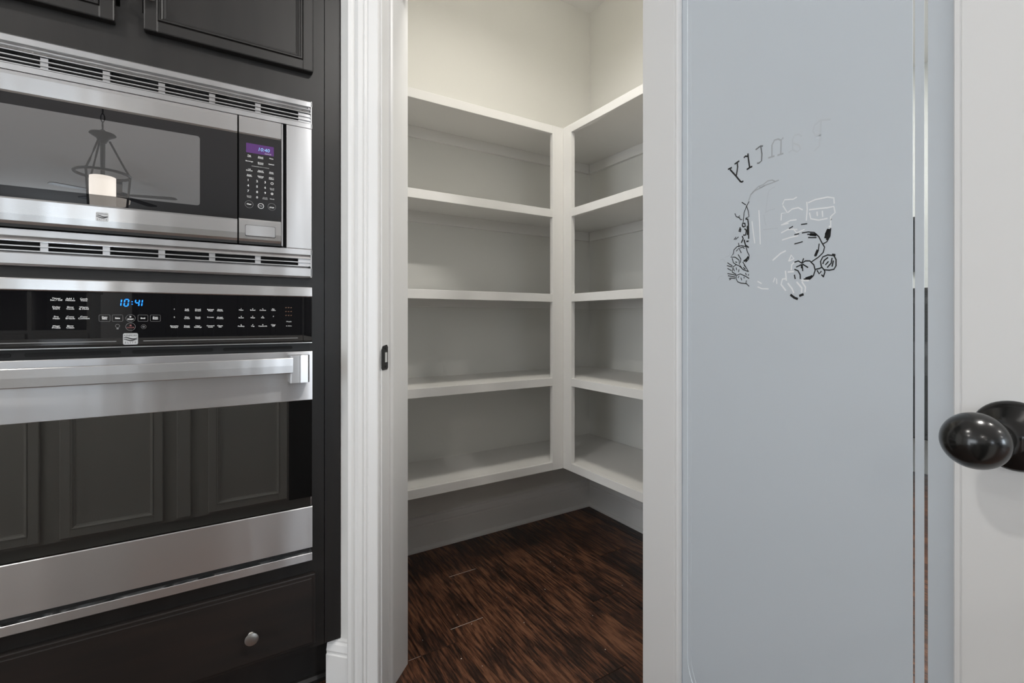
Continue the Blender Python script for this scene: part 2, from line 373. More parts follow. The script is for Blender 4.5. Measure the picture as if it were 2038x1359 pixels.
# ---------------------------------------------------------------- door frame (jambs, stops, casing) in the diagonal wall
R45 = R(-45)
fr = thing('trim_1', 'white fluted door casing and jamb of the pantry doorway', None, (0,0,0), R45, kind='structure')
def casing_profile(w_in, sgn, n0):
    P = [(0,0),(0,.009),(.002,.0125),(.006,.0135),(.028,.0145),(.0305,.0115),(.033,.0115),(.0355,.015),(.039,.0155),(.0415,.012),(.044,.012),(.0465,.0165),(.057,.019),(.0625,.0175),(.065,.013),(.0705,.0125),(.0735,.0175),(.077,.0205),(.086,.0215),(.090,.019),(.092,.014),(.092,0)]
    return [(w_in + sgn*a, n0 - t) for a, t in P]
prism('casing', casing_profile(WL-.005, -1, NF), 'z', 0, 2.16, 'trim', fr)
prism('casing', casing_profile(WR+.005, 1, NF), 'z', 0, 2.16, 'trim', fr)
prism('head_casing', [(NF - t, 2.068 + a) for a, t in [(0,0),(0,.012),(.03,.0145),(.034,.012),(.06,.018),(.066,.013),(.088,.021),(.092,.014),(.092,0)]], 'x', WL-.097, WR+.097, 'trim', fr)
box('jamb', WL-.014, WL, NF-.002, NB, 0, 2.06, 'trim', fr, .0015)
box('jamb', WR, WR+.014, NF-.002, NB, 0, 2.06, 'trim', fr, .0015)
box('head_jamb', WL-.014, WR+.014, NF-.002, NB, 2.06, 2.075, 'trim', fr)
for a, b_, s in ((WL, WL+.011, 1), (WR-.011, WR, -1)):
    n0 = NF + .036
    if s > 0: P = [(WL, n0), (WL+.006, n0), (WL+.010, n0+.004), (WL+.011, n0+.009), (WL+.011, NB-.002), (WL, NB-.002)]
    else: P = [(WR, n0), (WR-.006, n0), (WR-.010, n0+.004), (WR-.011, n0+.009), (WR-.011, NB-.002), (WR, NB-.002)]
    prism('door_stop', P, 'z', 0, 2.06, 'trim', fr)
box('head_stop', WL, WR, NF+.036, NB-.002, 2.049, 2.06, 'trim', fr)
# strike plate let into the latch jamb
sp = bmesh.new()
P = [(NF-.006, .898), (NF-.001, .893), (NF+.026, .893), (NF+.029, .898), (NF+.029, .955), (NF+.023, .961), (NF+.001, .958), (NF-.006, .947)]
bm_prism(sp, P, 'x', WL, WL+.0018)
st = finish('strike_plate', sp, 'strike', fr); lab(st, 'blackened metal strike plate on the left jamb')
box('latch_hole', WL+.0016, WL+.0022, NF+.012, NF+.024, .913, .940, 'caulk', st)
bm = bmesh.new(); bm_lathe(bm, [(.0035, WL+.0015), (.0035, WL+.0026), (.002, WL+.003)], (0, NF+.015, .901), 'x', 12); finish('screw', bm, 'black', st)
bm = bmesh.new(); bm_lathe(bm, [(.0035, WL+.0015), (.0035, WL+.0026), (.002, WL+.003)], (0, NF+.015, .951), 'x', 12); finish('screw', bm, 'black', st)

# ---------------------------------------------------------------- baseboards
BBP = [(0,0),(.015,0),(.015,.106),(.012,.109),(.012,.113),(.0135,.118),(.010,.135),(.006,.141),(.006,.146),(0,.150)]
SHOE = [(.015,0),(.027,0),(.026,.008),(.021,.015),(.015,.018)]
def base_y(name, label, y, x0, x1):
    r = thing(name, label, None, kind='structure')
    prism('base_moulding', [(y - a, z) for a, z in BBP], 'x', x0, x1, 'shelf', r)
    prism('shoe_moulding', [(y - a, z) for a, z in SHOE], 'x', x0, x1, 'shelf', r)
def base_x(name, label, x, y0, y1):
    r = thing(name, label, None, kind='structure')
    prism('base_moulding', [(x - a, z) for a, z in BBP], 'y', y0, y1, 'shelf', r)
    prism('shoe_moulding', [(x - a, z) for a, z in SHOE], 'y', y0, y1, 'shelf', r)
base_y('baseboard_back', 'white baseboard with shoe moulding under the longer shelves', PY, .40, PX)
base_x('baseboard_right', 'white baseboard with shoe moulding under the shorter shelves', PX, .80, PY - .006)
bb = thing('baseboard_left', 'white baseboard stub between cabinet toe kick and door casing', None, (0,0,0), R45, kind='structure')
prism('base_moulding', [(NF - a, z*.955) for a, z in BBP], 'x', WL-.005-.0925-.066, WL-.005-.0925, 'trim', bb)

# ---------------------------------------------------------------- pantry shelving
sh = thing('pantry_shelving', 'white built-in L-shaped pantry shelving with five levels', 'shelving', (0, 0, 0))
TOPS = [1.897, 1.523, 1.1457, .7712, .3942]
TN, TB, CH = .0358, .010, .048
SX, SY = 1.257, 1.637
for i, t in enumerate(TOPS):
    a = box('shelf_board', .401, PX, FY+.019, PY, t-TB, t, 'shelf', sh)
    box('shelf_edge', .401, SX, FY, FY+.0192, t-TN, t-.0004, 'shelf', a, .0012)
    b_ = box('shelf_board', FX+.019, PX, .801, FY+.0185, t-TB, t, 'shelf', sh)
    box('shelf_edge', FX, FX+.0192, .801, SY, t-TN, t-.0004, 'shelf', b_, .0012)
    box('wall_cleat', .401, PX-.0185, PY-.018, PY, t-TB-CH, t-TB+.0002, 'shelf', a, .0012)
    box('wall_cleat', PX-.018, PX, .801, PY-.0185, t-TB-CH, t-TB+.0002, 'shelf', b_, .0012)
zb, zt = TOPS[-1]-TN, TOPS[0]
box('corner_stile', SX, FX, FY, FY+.0195, zb, zt, 'shelf', sh, .0012)
box('corner_stile', FX, FX+.0195, SY, FY+.0008, zb, zt, 'shelf', sh, .0012)

# ---------------------------------------------------------------- pantry door, open into the kitchen
DX, DY = 0.8374, 0.7773
dr = thing('door_1', 'open white pantry door with a frosted glass panel and dark round knob', None, (DX, DY, .006), math.atan2(-.9723, -.2335), kind='structure')
DW, DT, DH = .726, .035, 2.025
GA, GB = .1256, .6008            # glass between the stiles
GZ0, GZ1 = .235, 1.90
box('hinge_stile', 0, GA-.010, 0, DT, 0, DH, 'doorp', dr, .0015)
box('latch_stile', GB+.010, DW, 0, DT, 0, DH, 'doorp', dr, .0015)
box('bottom_rail', GA-.010, GB+.010, 0, DT, 0, GZ0-.010, 'doorp', dr, .0015)
box('top_rail', GA-.010, GB+.010, 0, DT, GZ1+.010, DH, 'doorp', dr, .0015)
STK = [(0,.0115),(0,.003),(.0015,.0012),(.006,.0012),(.0085,.004),(.010,.0085),(.010,.0115)]   # sticking profile
def stick_v(x, s): prism('glazing_bead', [(x + s*(a-.010), y) for a, y in STK], 'z', GZ0-.010, GZ1+.010, 'doorp', dr)
def stick_h(z, s): prism('glazing_bead', [(y, z + s*(a-.010)) for a, y in STK], 'x', GA-.010, GB+.010, 'doorp', dr)
stick_v(GA, 1); stick_v(GB, -1); stick_h(GZ0, 1); stick_h(GZ1, -1)
for (x0, x1, z0, z1) in ((GA-.010, GA, GZ0-.01, GZ1+.01), (GB, GB+.010, GZ0-.01, GZ1+.01)):
    box('rear_bead', x0, x1, .0225, DT-.002, z0, z1, 'doorp', dr)
for (z0, z1) in ((GZ0-.010, GZ0), (GZ1, GZ1+.010)):
    box('rear_bead', GA, GB, .0225, DT-.002, z0, z1, 'doorp', dr)
gy = .0095
pane = box('glass_pane', GA-.006, GB+.006, gy+.0042, gy+.0082, GZ0-.006, GZ1+.006, 'clear', dr)
lab(pane, 'clear glass sheet carrying the frosted layer')
def ring_loop(ins, r, left=None, right=None): return rrect(GA+(ins if left is None else left), GB-(ins if right is None else right), GZ0+ins, GZ1-ins, r, 8)
def slab(name, outer, inner):
    bm = bmesh.new()
    if inner is None:
        bm_prism(bm, outer, 'y', gy+.0036, gy+.004)
    else:
        L = []
        for y in (gy+.0036, gy+.004):
            L.append(([bm.verts.new((a, y, z)) for a, z in outer], [bm.verts.new((a, y, z)) for a, z in inner]))
        n = len(outer); (o0, i0), (o1, i1) = L
        for k in range(n):
            j = (k+1) % n
            bm.faces.new((o0[k], o0[j], i0[j], i0[k])); bm.faces.new((o1[k], i1[k], i1[j], o1[j]))
            bm.faces.new((o0[k], o1[k], o1[j], o0[j])); bm.faces.new((i0[k], i0[j], i1[j], i1[k]))
    return finish(name, bm, 'frost', pane)
slab('frosted_border', ring_loop(-.004, .0005), ring_loop(.0215, .075, .0150, .0290))
slab('frosted_band', ring_loop(.0252, .072, .0158, .0330), ring_loop(.0347, .066, .0262, .0427))
slab('frosted_field', ring_loop(.0372, .064, .0266, .0452), None)
# etched word and fruit-and-jar drawing, flat on the frosted face (tenths of millimetres along the door, height)
ETCH=[('d',1.6,[(2528,13059),(2627,13063)]),
('d',1.6,[(2577,13045),(2723,12881),(2827,12752),(2864,12735),(2894,12746)]),
('d',1.6,[(2689,13104),(2801,13128)]),
('d',1.6,[(2750,13111),(2762,13035),(2732,12885)]),
('d',1.6,[(2994,13195),(3007,13088),(3034,12938)]),
('d',1.6,[(2994,13146),(2936,13165),(2903,13148)]),
('d',1.6,[(2969,12922),(3034,12938),(3091,12940)]),
('m',1.4,[(3162,13202),(3263,13229),(3317,13211)]),
('m',1.4,[(3271,13227),(3294,13082),(3286,12973),(3232,12952),(3193,12962)]),
('g',1.4,[(3421,12978),(3545,12968)]),
('g',1.4,[(3495,12979),(3495,13161),(3545,13227),(3616,13219),(3665,13184)]),
('g',1.4,[(3714,13207),(3672,13181),(3665,12958)]),
('g',1.4,[(3602,12961),(3714,12954)]),
('f',1.4,[(4043,13103),(3992,13156),(3915,13168),(3882,13117),(3882,12955),(3809,12933)]),
('f',1.4,[(3895,13054),(3992,12986),(4018,12920),(3967,12892),(3882,12955)]),
('f',1.4,[(4506,13177),(4346,13230),(4252,13191),(4228,13112),(4264,13044),(4369,13004)]),
('f',1.4,[(4358,13226),(4329,12856),(4252,12812)]),
('g',1.0,[(3012,12366),(3053,12460),(3143,12508),(3260,12525),(3373,12541),(3502,12544),(3629,12553)]),
('g',1.0,[(3053,12460),(3103,12495),(3221,12559),(3317,12564),(3411,12600),(3502,12589),(3556,12551)]),
('g',1.0,[(3231,12548),(3298,12522),(3345,12548)]),
('f',1.0,[(3373,12095),(3401,12303),(3429,12419),(3502,12460),(3556,12461)]),
('f',1.0,[(3355,12083),(3448,12109),(3556,12107)]),
('f',1.0,[(3336,12056),(3355,11929),(3383,11862)]),
('f',1.0,[(3317,11812),(3448,11796),(3609,11782)]),
('d',1.3,[(2857,12378),(2951,12308)]),
('d',1.3,[(3023,12355),(2961,12281),(2909,12179),(2889,12021)]),
('d',1.3,[(2961,12297),(3002,12191),(3019,12091),(2941,12075)]),
('d',1.3,[(2696,12217),(2728,12152),(2815,12109),(2804,12153),(2772,12143),(2836,12072),(2868,12074)]),
('d',1.3,[(2674,11746),(2728,11787),(2707,11741),(2782,11778)]),
('d',2.2,[(2868,11960),(2878,12007),(2930,11988),(2936,11938),(2895,11935),(2868,11960)]),
('d',2.2,[(2825,11943),(2793,11875),(2825,11861),(2836,11916)]),
('d',2.2,[(2941,12067),(2992,12049),(3006,11965),(3012,11707)]),
('d',2.2,[(2920,11901),(2961,11861),(2941,11784),(2889,11793)]),
('d',2.2,[(2982,11938),(2982,11777)]),
('d',2.2,[(2868,11780),(2889,11728),(2846,11661)]),
('d',2.2,[(2909,11708),(2941,11606),(3012,11555)]),
('d',2.2,[(2961,11667),(3012,11667)]),
('d',1.4,[(2663,11497),(2674,11562),(2750,11610),(2857,11610),(2951,11580)]),
('d',1.4,[(2782,11671),(2793,11595)]),
('d',1.4,[(2728,11530),(2793,11578),(2846,11481)]),
('d',1.4,[(2815,11575),(2878,11583),(2920,11552)]),
('d',1.4,[(2951,11580),(2982,11487),(3023,11417),(3012,11354),(2941,11306)]),
('d',2.6,[(3012,11386),(2899,11327)]),
('d',2.6,[(3002,11404),(2941,11322)]),
('d',1.4,[(2663,11497),(2596,11439),(2707,11425),(2793,11364),(2804,11281)]),
('d',1.4,[(2630,11418),(2663,11330),(2728,11289)]),
('d',1.4,[(2772,11466),(2836,11376),(2825,11311)]),
('d',1.4,[(2707,11342),(2750,11328)]),
('d',1.4,[(2878,11322),(3002,11146),(2878,11191),(2815,11263)]),
('d',1.4,[(2909,11261),(2951,11216)]),
('d',1.4,[(2889,11223),(2941,11185)]),
('d',1.3,[(2630,11166),(2652,11256),(2728,11289),(2804,11256),(2889,11182),(3012,11137)]),
('d',1.3,[(2630,11166),(2728,11115)]),
('d',1.3,[(2506,11297),(2630,11258)]),
('d',1.3,[(2517,11347),(2641,11274)]),
('d',1.3,[(2517,11245),(2618,11192)]),
('d',1.3,[(2663,11230),(2685,11177)]),
('d',1.3,[(2728,11240),(2739,11189)]),
('d',1.3,[(2793,11200),(2782,11151)]),
('d',1.3,[(3023,11016),(2941,11063),(2825,11114),(2739,11098),(2724,11041),(2761,10980),(2836,10950),(2961,10932),(3023,10880)]),
('d',1.3,[(2517,11151),(2728,11099)]),
('d',1.3,[(2529,11108),(2718,11066)]),
('d',1.3,[(2556,11055),(2596,11060),(2707,11042)]),
('d',1.3,[(2562,11029),(2607,11042)]),
('d',1.3,[(2793,11084),(2772,11045)]),
('d',1.3,[(2836,11048),(2857,10997)]),
('d',1.3,[(2909,11058),(2909,11025)]),
('d',1.3,[(2961,10989),(2951,10941)]),
('d',1.3,[(2941,11120),(2961,11078)]),
('d',1.3,[(3012,11097),(3002,11066)]),
('f',1.2,[(2260,11027),(2319,11109),(2390,11120)]),
('f',1.2,[(2331,11420),(2413,11427),(2460,11370)]),
('f',1.2,[(2460,11456),(2574,11475),(2585,11524)]),
('w',1.6,[(3231,12157),(3250,11856),(3260,11573)]),
('w',1.6,[(3083,11998),(3143,11607)]),
('w',1.6,[(3202,10860),(3298,10822),(3429,10811)]),
('w',1.6,[(3202,10954),(3288,10908)]),
('w',1.6,[(3520,10914),(3556,10987)]),
('w',1.6,[(3592,10879),(3583,10969)]),
('w',1.6,[(3696,12142),(3737,12210),(3890,12180),(3960,12198)]),
('w',1.6,[(3704,12126),(3786,11995),(3679,12004),(3671,11892)]),
('w',1.6,[(3794,11993),(3874,12032),(3983,12028),(4059,11977)]),
('w',1.6,[(3712,11827),(3842,11858),(3952,11849)]),
('w',1.6,[(3671,11821),(3810,11822)]),
('w',1.6,[(4127,12083),(4134,11974),(4119,11802)]),
('w',1.6,[(4149,12064),(4265,12083),(4459,12074),(4553,12038),(4559,11954)]),
('w',1.6,[(4163,11954),(4321,11938),(4459,11920),(4553,11918),(4572,11825),(4513,11787)]),
('w',1.6,[(4171,11912),(4193,11814),(4321,11768),(4459,11766)]),
('w',1.6,[(4293,11899),(4300,11832)]),
('w',1.6,[(4377,11893),(4384,11801)]),
('w',1.6,[(3671,11693),(3794,11727),(3968,11696)]),
('w',1.6,[(3687,11576),(3842,11593),(3983,11597)]),
('w',1.6,[(3890,11724),(3952,11644),(4089,11673)]),
('w',1.6,[(4506,11789),(4506,11623)]),
('w',1.6,[(4479,11654),(4500,11624)]),
('w',2.0,[(3509,11271),(3662,11367),(3761,11396)]),
('w',2.0,[(3810,11221),(3858,11313),(3905,11251),(3826,11226)]),
('w',2.0,[(3753,11080),(3770,10917)]),
('w',2.0,[(3794,11055),(3905,11051)]),
('w',2.0,[(3913,11195),(3866,11159),(3858,11076)]),
('w',2.0,[(3770,10952),(3696,10951),(3671,10867),(3761,10762)]),
('w',2.0,[(3794,10880),(3874,10784),(3905,10713)]),
('w',2.0,[(3952,10888),(4044,10786),(4037,10712)]),
('w',2.0,[(4044,10881),(4104,10796),(4097,10716)]),
('w',2.0,[(4029,10903),(4163,10892)]),
('d',1.4,[(3818,11737),(3890,11758)]),
('d',1.4,[(4029,11759),(4134,11752)]),
('d',1.4,[(3913,11623),(3998,11625)]),
('d',1.4,[(3913,11478),(4059,11492)]),
('d',1.4,[(4044,11627),(4149,11625),(4250,11598),(4321,11527),(4370,11428)]),
('d',1.4,[(4134,11592),(4279,11560)]),
('d',1.4,[(4149,11540),(4286,11517)]),
('d',1.4,[(4370,11428),(4412,11357),(4391,11282),(4321,11226),(4207,11168)]),
('d',1.4,[(4328,11421),(4314,11319),(4258,11241)]),
('d',1.4,[(4384,11406),(4446,11429),(4493,11498),(4506,11617)]),
('d',3.4,[(4473,11610),(4432,11534)]),
('d',3.4,[(4493,11606),(4452,11453)]),
('d',3.4,[(4459,11593),(4425,11483)]),
('d',3.4,[(4307,11333),(4265,11246)]),
('d',3.4,[(4178,11584),(4286,11556)]),
('d',1.6,[(3913,11195),(3983,11207),(4044,11166),(4104,11193),(4178,11184),(4243,11117),(4265,11036),(4236,10959),(4178,10911),(4074,10920)]),
('d',1.6,[(4044,11166),(4074,11237)]),
('d',1.6,[(4044,11146),(3944,11116)]),
('d',1.6,[(4047,11146),(4059,11043)]),
('d',1.6,[(4052,11152),(4149,11087)]),
('d',1.6,[(4037,11140),(4037,11086)]),
('d',1.6,[(3913,11085),(3975,11058),(4014,10993),(4017,10924)]),
('d',1.6,[(3913,11002),(3929,10932)]),
('d',3.0,[(4104,10924),(4214,10948)]),
('d',3.0,[(4178,10938),(4222,10954)]),
('d',3.0,[(3842,10695),(3913,10643),(3975,10620)]),
('d',3.0,[(3998,10667),(4074,10690)]),
('d',1.6,[(4363,11078),(4349,11157),(4384,11218),(4459,11237),(4553,11216),(4585,11155),(4585,11067),(4553,11020),(4486,11014),(4405,11028),(4363,11078)]),
('d',1.6,[(4526,11238),(4572,11226),(4566,11208)]),
('d',1.6,[(4384,11114),(4405,11164),(4466,11201)]),
('d',1.6,[(4425,11097),(4473,11143)]),
('d',1.6,[(4452,11055),(4513,11113),(4526,11187)]),
('d',1.6,[(4526,11060),(4546,11147)]),
('d',1.6,[(4272,11048),(4335,11055),(4363,11065)]),
('d',1.6,[(4293,11033),(4328,10977),(4363,11013)]),
('d',1.6,[(4405,11035),(4418,10995),(4391,10920)]),
('d',1.6,[(4363,10961),(4391,10933)]),
('d',2.0,[(4510,11742),(4518,11735)])]
def door_pt(p): return (p[0]/1e4, p[1]/1e4 - .006)
bms = {}
for t_, w_, pts in ETCH[:19]:
    bm_stroke(bms.setdefault(t_, bmesh.new()), [door_pt(p) for p in pts], w_/1000*1.9, gy+.0033)
for t_, bm in bms.items(): finish_print('etched_lettering', bm, 'etch_'+t_, pane)
bms = {}
for t_, w_, pts in ETCH[19:]:
    bm_stroke(bms.setdefault(t_, bmesh.new()), [door_pt(p) for p in pts], w_/1000*1.25, gy+.0033)
for t_, bm in bms.items(): finish_print('etched_drawing', bm, 'etch_'+t_, pane)
# knob: rose, neck and ball on both faces
def door_knob(sy, y0):
    kx, kz = DW-.070, .9065
    bm = bmesh.new(); bm_lathe(bm, [(.0352, y0), (.0352, y0+sy*.003), (.0335, y0+sy*.006), (.031, y0+sy*.0075), (.0295, y0+sy*.0078), (.0285, y0+sy*.0085), (.020, y0+sy*.0135), (.0145, y0+sy*.018), (.0125, y0+sy*.024), (.0125, y0+sy*.040)], (kx, 0, kz), 'y', 48)
    k = finish('knob_rose', bm, 'bronze', dr, smooth=True)
    bm = bmesh.new(); pr = []
    for i in range(25):
        a = math.pi * i / 24
        pr.append((max(.0265*math.sin(a)*(1+.06*math.cos(a)), .0005), y0 + sy*(.0635 - .0262*math.cos(a))))
    bm_lathe(bm, pr, (kx, 0, kz), 'y', 48); bmesh.ops.scale(bm, vec=(1.0, 1, 1.03), space=Matrix.Translation((-kx, 0, -kz)), verts=bm.verts)
    lab(finish('door_knob', bm, 'bronze', k, smooth=True), 'smooth black ball knob')
door_knob(-1, 0.0); door_knob(1, DT)
box('latch_plate', DW-.0005, DW+.0008, .006, .029, .875, .932, 'strike', dr)
for hz in (.22, 1.0, 1.80):
    bm = bmesh.new(); bm_lathe(bm, [(.006, hz-.045), (.006, hz+.045)], (-.004, DT+.004, 0), 'z', 14); finish('hinge', bm, 'strike', dr)

# ================================================================ tall dark oven cabinet
CY = 1.368
CX0, CX1, CXF = -.5867, .2387, .281
cb = thing('oven_cabinet', 'tall dark espresso wood cabinet housing microwave and wall oven', 'cabinet', ((CX0+CXF)/2, CY+.3, 0))
ox, oy = (CX0+CXF)/2, CY+.3
def cbox(name, x0, x1, y0, y1, z0, z1, m_='cab', parent=None, bevel=0.0):
    p = parent or cb
    o = box(name, x0-ox, x1-ox, y0-oy, y1-oy, z0, z1, m_, p, bevel) if p is cb else box(name, x0-ox, x1-ox, y0-oy, y1-oy, z0, z1, m_, p, bevel)
    return o
cbox('side_panel', CX0, CX0+.02, CY+.02, PY, .144, 2.60); cbox('side_panel', CX1-.02, CX1, CY+.02, PY, .144, 2.60)
cbox('back_panel', CX0+.02, CX1-.02, PY-.02, PY, .144, 2.60)
# face frame
for nm, x0, x1, z0, z1 in (('frame_stile', CX0, -.545, .144, 2.6), ('frame_stile', .197, CX1, .144, 2.6),
                           ('frame_rail', -.545, .197, .144, .18), ('frame_rail', -.545, .197, .335, .398), ('frame_rail', -.545, .197, 1.108, 1.150),
                           ('frame_rail', -.545, .197, 1.602, 1.735), ('frame_rail', -.545, .197, 2.5, 2.6), ('frame_stile', -.195, -.155, 1.735, 2.5)):
    cbox(nm, x0, x1, CY, CY+.02, z0, z1)
bm = bmesh.new(); bm_prism(bm, [(CX1+.0012-ox, CY-oy), (CXF-ox, CY-oy), (CXF-ox, CY+.03-oy), (CX1+.0012-ox, CY+.03-oy)], 'z', .144, 2.6); finish('filler_strip', bm, 'cab', cb, .0008)
cbox('cavity_back', -.545, .197, CY+.40, CY+.405, .398, 1.602, 'hole')
cbox('toe_kick', CX0, .262, CY+.075, CY+.09, 0, .150, 'cab')
bm = bmesh.new(); bm_prism(bm, [(CY+.075-oy, 0), (CY+.060-oy, 0), (CY+.060-oy, .010), (CY+.066-oy, .018), (CY+.075-oy, .020)], 'x', CX0-ox, .258-ox); finish('toe_shoe', bm, 'cab', cb)
def panel_door(name, x0, x1, z0, z1, yf, parent, o, fw=.036, mw=.015, face=-1, m_='cab', hinge=None):
    """framed door with a stepped moulding round a flat recessed panel; front faces `face` along Y"""
    d = thing(name, '', None, (0,0,0)); del d['label']; d.parent = parent
    ax, ay = o; t = .020; yb = yf - face*t
    def bb_(nm, a0, a1, b0, b1, y0, y1, bev):
        bx_ = box(nm, a0-ax, a1-ax, min(y0, y1)-ay, max(y0, y1)-ay, b0, b1, m_, d, bev)
    bb_('door_stile', x0, x0+fw, z0, z1, yf, yb, .003); bb_('door_stile', x1-fw, x1, z0, z1, yf, yb, .003)
    bb_('door_rail', x0+fw-.003, x1-fw+.003, z0, z0+fw, yf, yb, .003); bb_('door_rail', x0+fw-.003, x1-fw+.003, z1-fw, z1, yf, yb, .003)
    # moulding: two steps
    PR = [(0, 0), (.001, -.002), (.004, -.002), (.0055, .0015), (.009, .003), (.0105, .0062), (.0145, .0068), (.015, .009)]
    bm = bmesh.new()
    loops = []
    for a, dd in PR:
        yy = yf - face*dd
        loops.append([bm.verts.new((X-ax, yy-ay, Z)) for X, Z in ((x0+fw+a, z0+fw+a), (x1-fw-a, z0+fw+a), (x1-fw-a, z1-fw-a), (x0+fw+a, z1-fw-a))])
    for l0, l1 in zip(loops, loops[1:]):
        for k in range(4): bm.faces.new((l0[k], l0[(k+1)%4], l1[(k+1)%4], l1[k]))
    finish('door_moulding', bm, m_, d)
    bb_('door_panel', x0+fw-.004, x1-fw+.004, z0+fw-.004, z1-fw+.004, yf - face*.0085, yb + face*.003, 0)
    return d
def knob(parent, x, z, yf, o, face=-1, rad=.0155):
    ax, ay = o; bm = bmesh.new(); y0 = yf - ay
    bm_lathe(bm, [(.0075, y0), (.0075, y0+face*.002), (.0048, y0+face*.005), (.0042, y0+face*.012), (.006, y0+face*.016), (rad*.9, y0+face*.0185), (rad, y0+face*.0205), (rad*.97, y0+face*.022), (rad*.7, y0+face*.0238), (rad*.3, y0+face*.0245)], (x-ax, 0, z), 'y', 28)
    return lab(finish('knob', bm, 'nickel', parent, smooth=True), 'round satin nickel knob')
YD = CY - .020
d1 = panel_door('upper_door', -.1514, .2086, 1.690, 2.53, YD, cb, (ox, oy), .027); knob(d1, -.137, 1.765, YD, (ox, oy))
d2 = panel_door('upper_door', -.5616, -.2016, 1.690, 2.53, YD, cb, (ox, oy), .027); knob(d2, -.216, 1.765, YD, (ox, oy))
dw = thing('drawer', 'wide dark drawer front with small nickel knobs', None); dw.parent = cb
bm = bmesh.new()
bm_box(bm, -.562-ox, .214-ox, YD-oy+.0035, CY-oy, .1615, .3512)
finish('drawer_front', bm, 'cabh', dw, .003)
bm = bmesh.new(); bm_box(bm, -.562+.009-ox, .214-.009-ox, YD-oy, YD-oy+.006, .1615+.009, .3512-.009); finish('drawer_panel', bm, 'cabh', dw, .002)
knob(dw, .063, .2412, YD, (ox, oy)); knob(dw, -.411, .2412, YD, (ox, oy))

# ================================================================ built-in microwave
mw = thing('built_in_microwave', 'stainless steel built-in microwave with vented trim kit above the oven', 'microwave', (-.174, 1.36, 1.1412))
mx, my, mz = -.174, 1.36, 1.1412
def mbox(name, x0, x1, y0, y1, z0, z1, m_='steel', parent=None, bevel=0.0): return box(name, x0-mx, x1-mx, y0-my, y1-my, z0-mz, z1-mz, m_, parent or mw, bevel)
def mprism(name, poly, x0, x1, m_='steel', parent=None): return prism(name, [(y-my, z-mz) for y, z in poly], 'x', x0-mx, x1-mx, m_, parent or mw)
ML, MR = -.552, .2044
YF = 1.345
# side panels of the trim
for x0, x1 in ((.1427, MR), (ML, -.4905)):
    mbox('trim_side', x0, x1, YF+.001, CY, 1.2165, 1.5369, 'steel_b', None, .0015)
def grille(name, rows, lips, gz0, gz1):
    g = thing(name, '', None, (0, 0, 0)); del g['label']; g.parent = mw
    mbox('grille_back', ML+.01, MR-.01, CY-.006, CY-.002, gz0+.001, gz1-.001, 'hole', g)
    for poly in lips: mprism('grille_lip', poly, ML, MR, 'steel_b', g)
    for x0, x1 in ((ML, ML+.0035), (MR-.0035, MR)): mbox('end_cap', x0, x1, YF, CY, gz0, gz1, 'steel_b', g, .001)
    for z0, z1, solid in rows:
        if solid:   # plain recessed strip with a bright lower edge
            mprism('grille_strip', [(YF+.007, z1), (YF+.0035, z0+.002), (YF, z0+.0018), (YF, z0), (CY-.006, z0), (CY-.006, z1)], ML+.003, MR-.003, 'steel', g)
        else:
            mprism('grille_slat', [(YF+.0005, z0+.0022), (YF+.0005, z0), (YF+.009, z0+.0006), (YF+.009, z0+.0026)], ML+.003, MR-.003, 'steel_b', g)
            if True:
                for wx in (-.4129, -.315, -.2156, -.1177, -.0197, .0779): mbox('grille_web', wx-.0062, wx+.0062, YF+.0035, CY-.006, z0+.002, z1+.0004, 'steel_b', g)
                for x0, x1 in ((ML+.003, -.505), (.1713, MR-.003)): mbox('grille_end', x0, x1, YF+.0035, CY-.006, z0+.002, z1+.0004, 'steel_b', g)
    return g
def lip(z0, z1, ch=.002):
    return [(YF+ch, z1), (CY, z1), (CY, z0), (YF, z0), (YF, z1-ch)]
g1 = grille('upper_grille', [(1.5856, 1.5943, True), (1.5763, 1.5856, True), (1.5662, 1.5748, False), (1.5569, 1.5662, False), (1.5500, 1.5569, False)], [lip(1.5943, 1.6096, .003), lip(1.5369, 1.5500, .0015)], 1.5369, 1.6096)
g2 = grille('lower_grille', [(1.1906, 1.2018, True), (1.1804, 1.1906, False), (1.1706, 1.1804, False)],
            [lip(1.2018, 1.2165, .0015), [(YF+.006, 1.1706), (CY, 1.1706), (CY, 1.1412), (YF+.004, 1.1412), (YF, 1.1452), (YF, 1.1655)]], 1.1412, 1.2165)
bm = bmesh.new(); bm_lathe(bm, [(.0022, YF+.0045-my), (.0022, YF+.0012-my), (.001, YF+.0005-my)], (.198-mx, 0, 1.590-mz), 'y', 10); finish('screw', bm, 'steel_d', g1)
bm = bmesh.new(); bm_lathe(bm, [(.0022, YF+.0045-my), (.0022, YF+.0002-my), (.001, YF-.0005-my)], (.198-mx, 0, 1.1695-mz), 'y', 10); finish('screw', bm, 'black', g2)
# oven body behind the opening
mbox('body_recess', -.4905, .1427, YF+.014, YF+.018, 1.2165, 1.5369, 'hole')
mbox('door_edge_strip', .1309, .1344, YF-.004, YF+.014, 1.219, 1.533, 'steel_b', None, .0008)
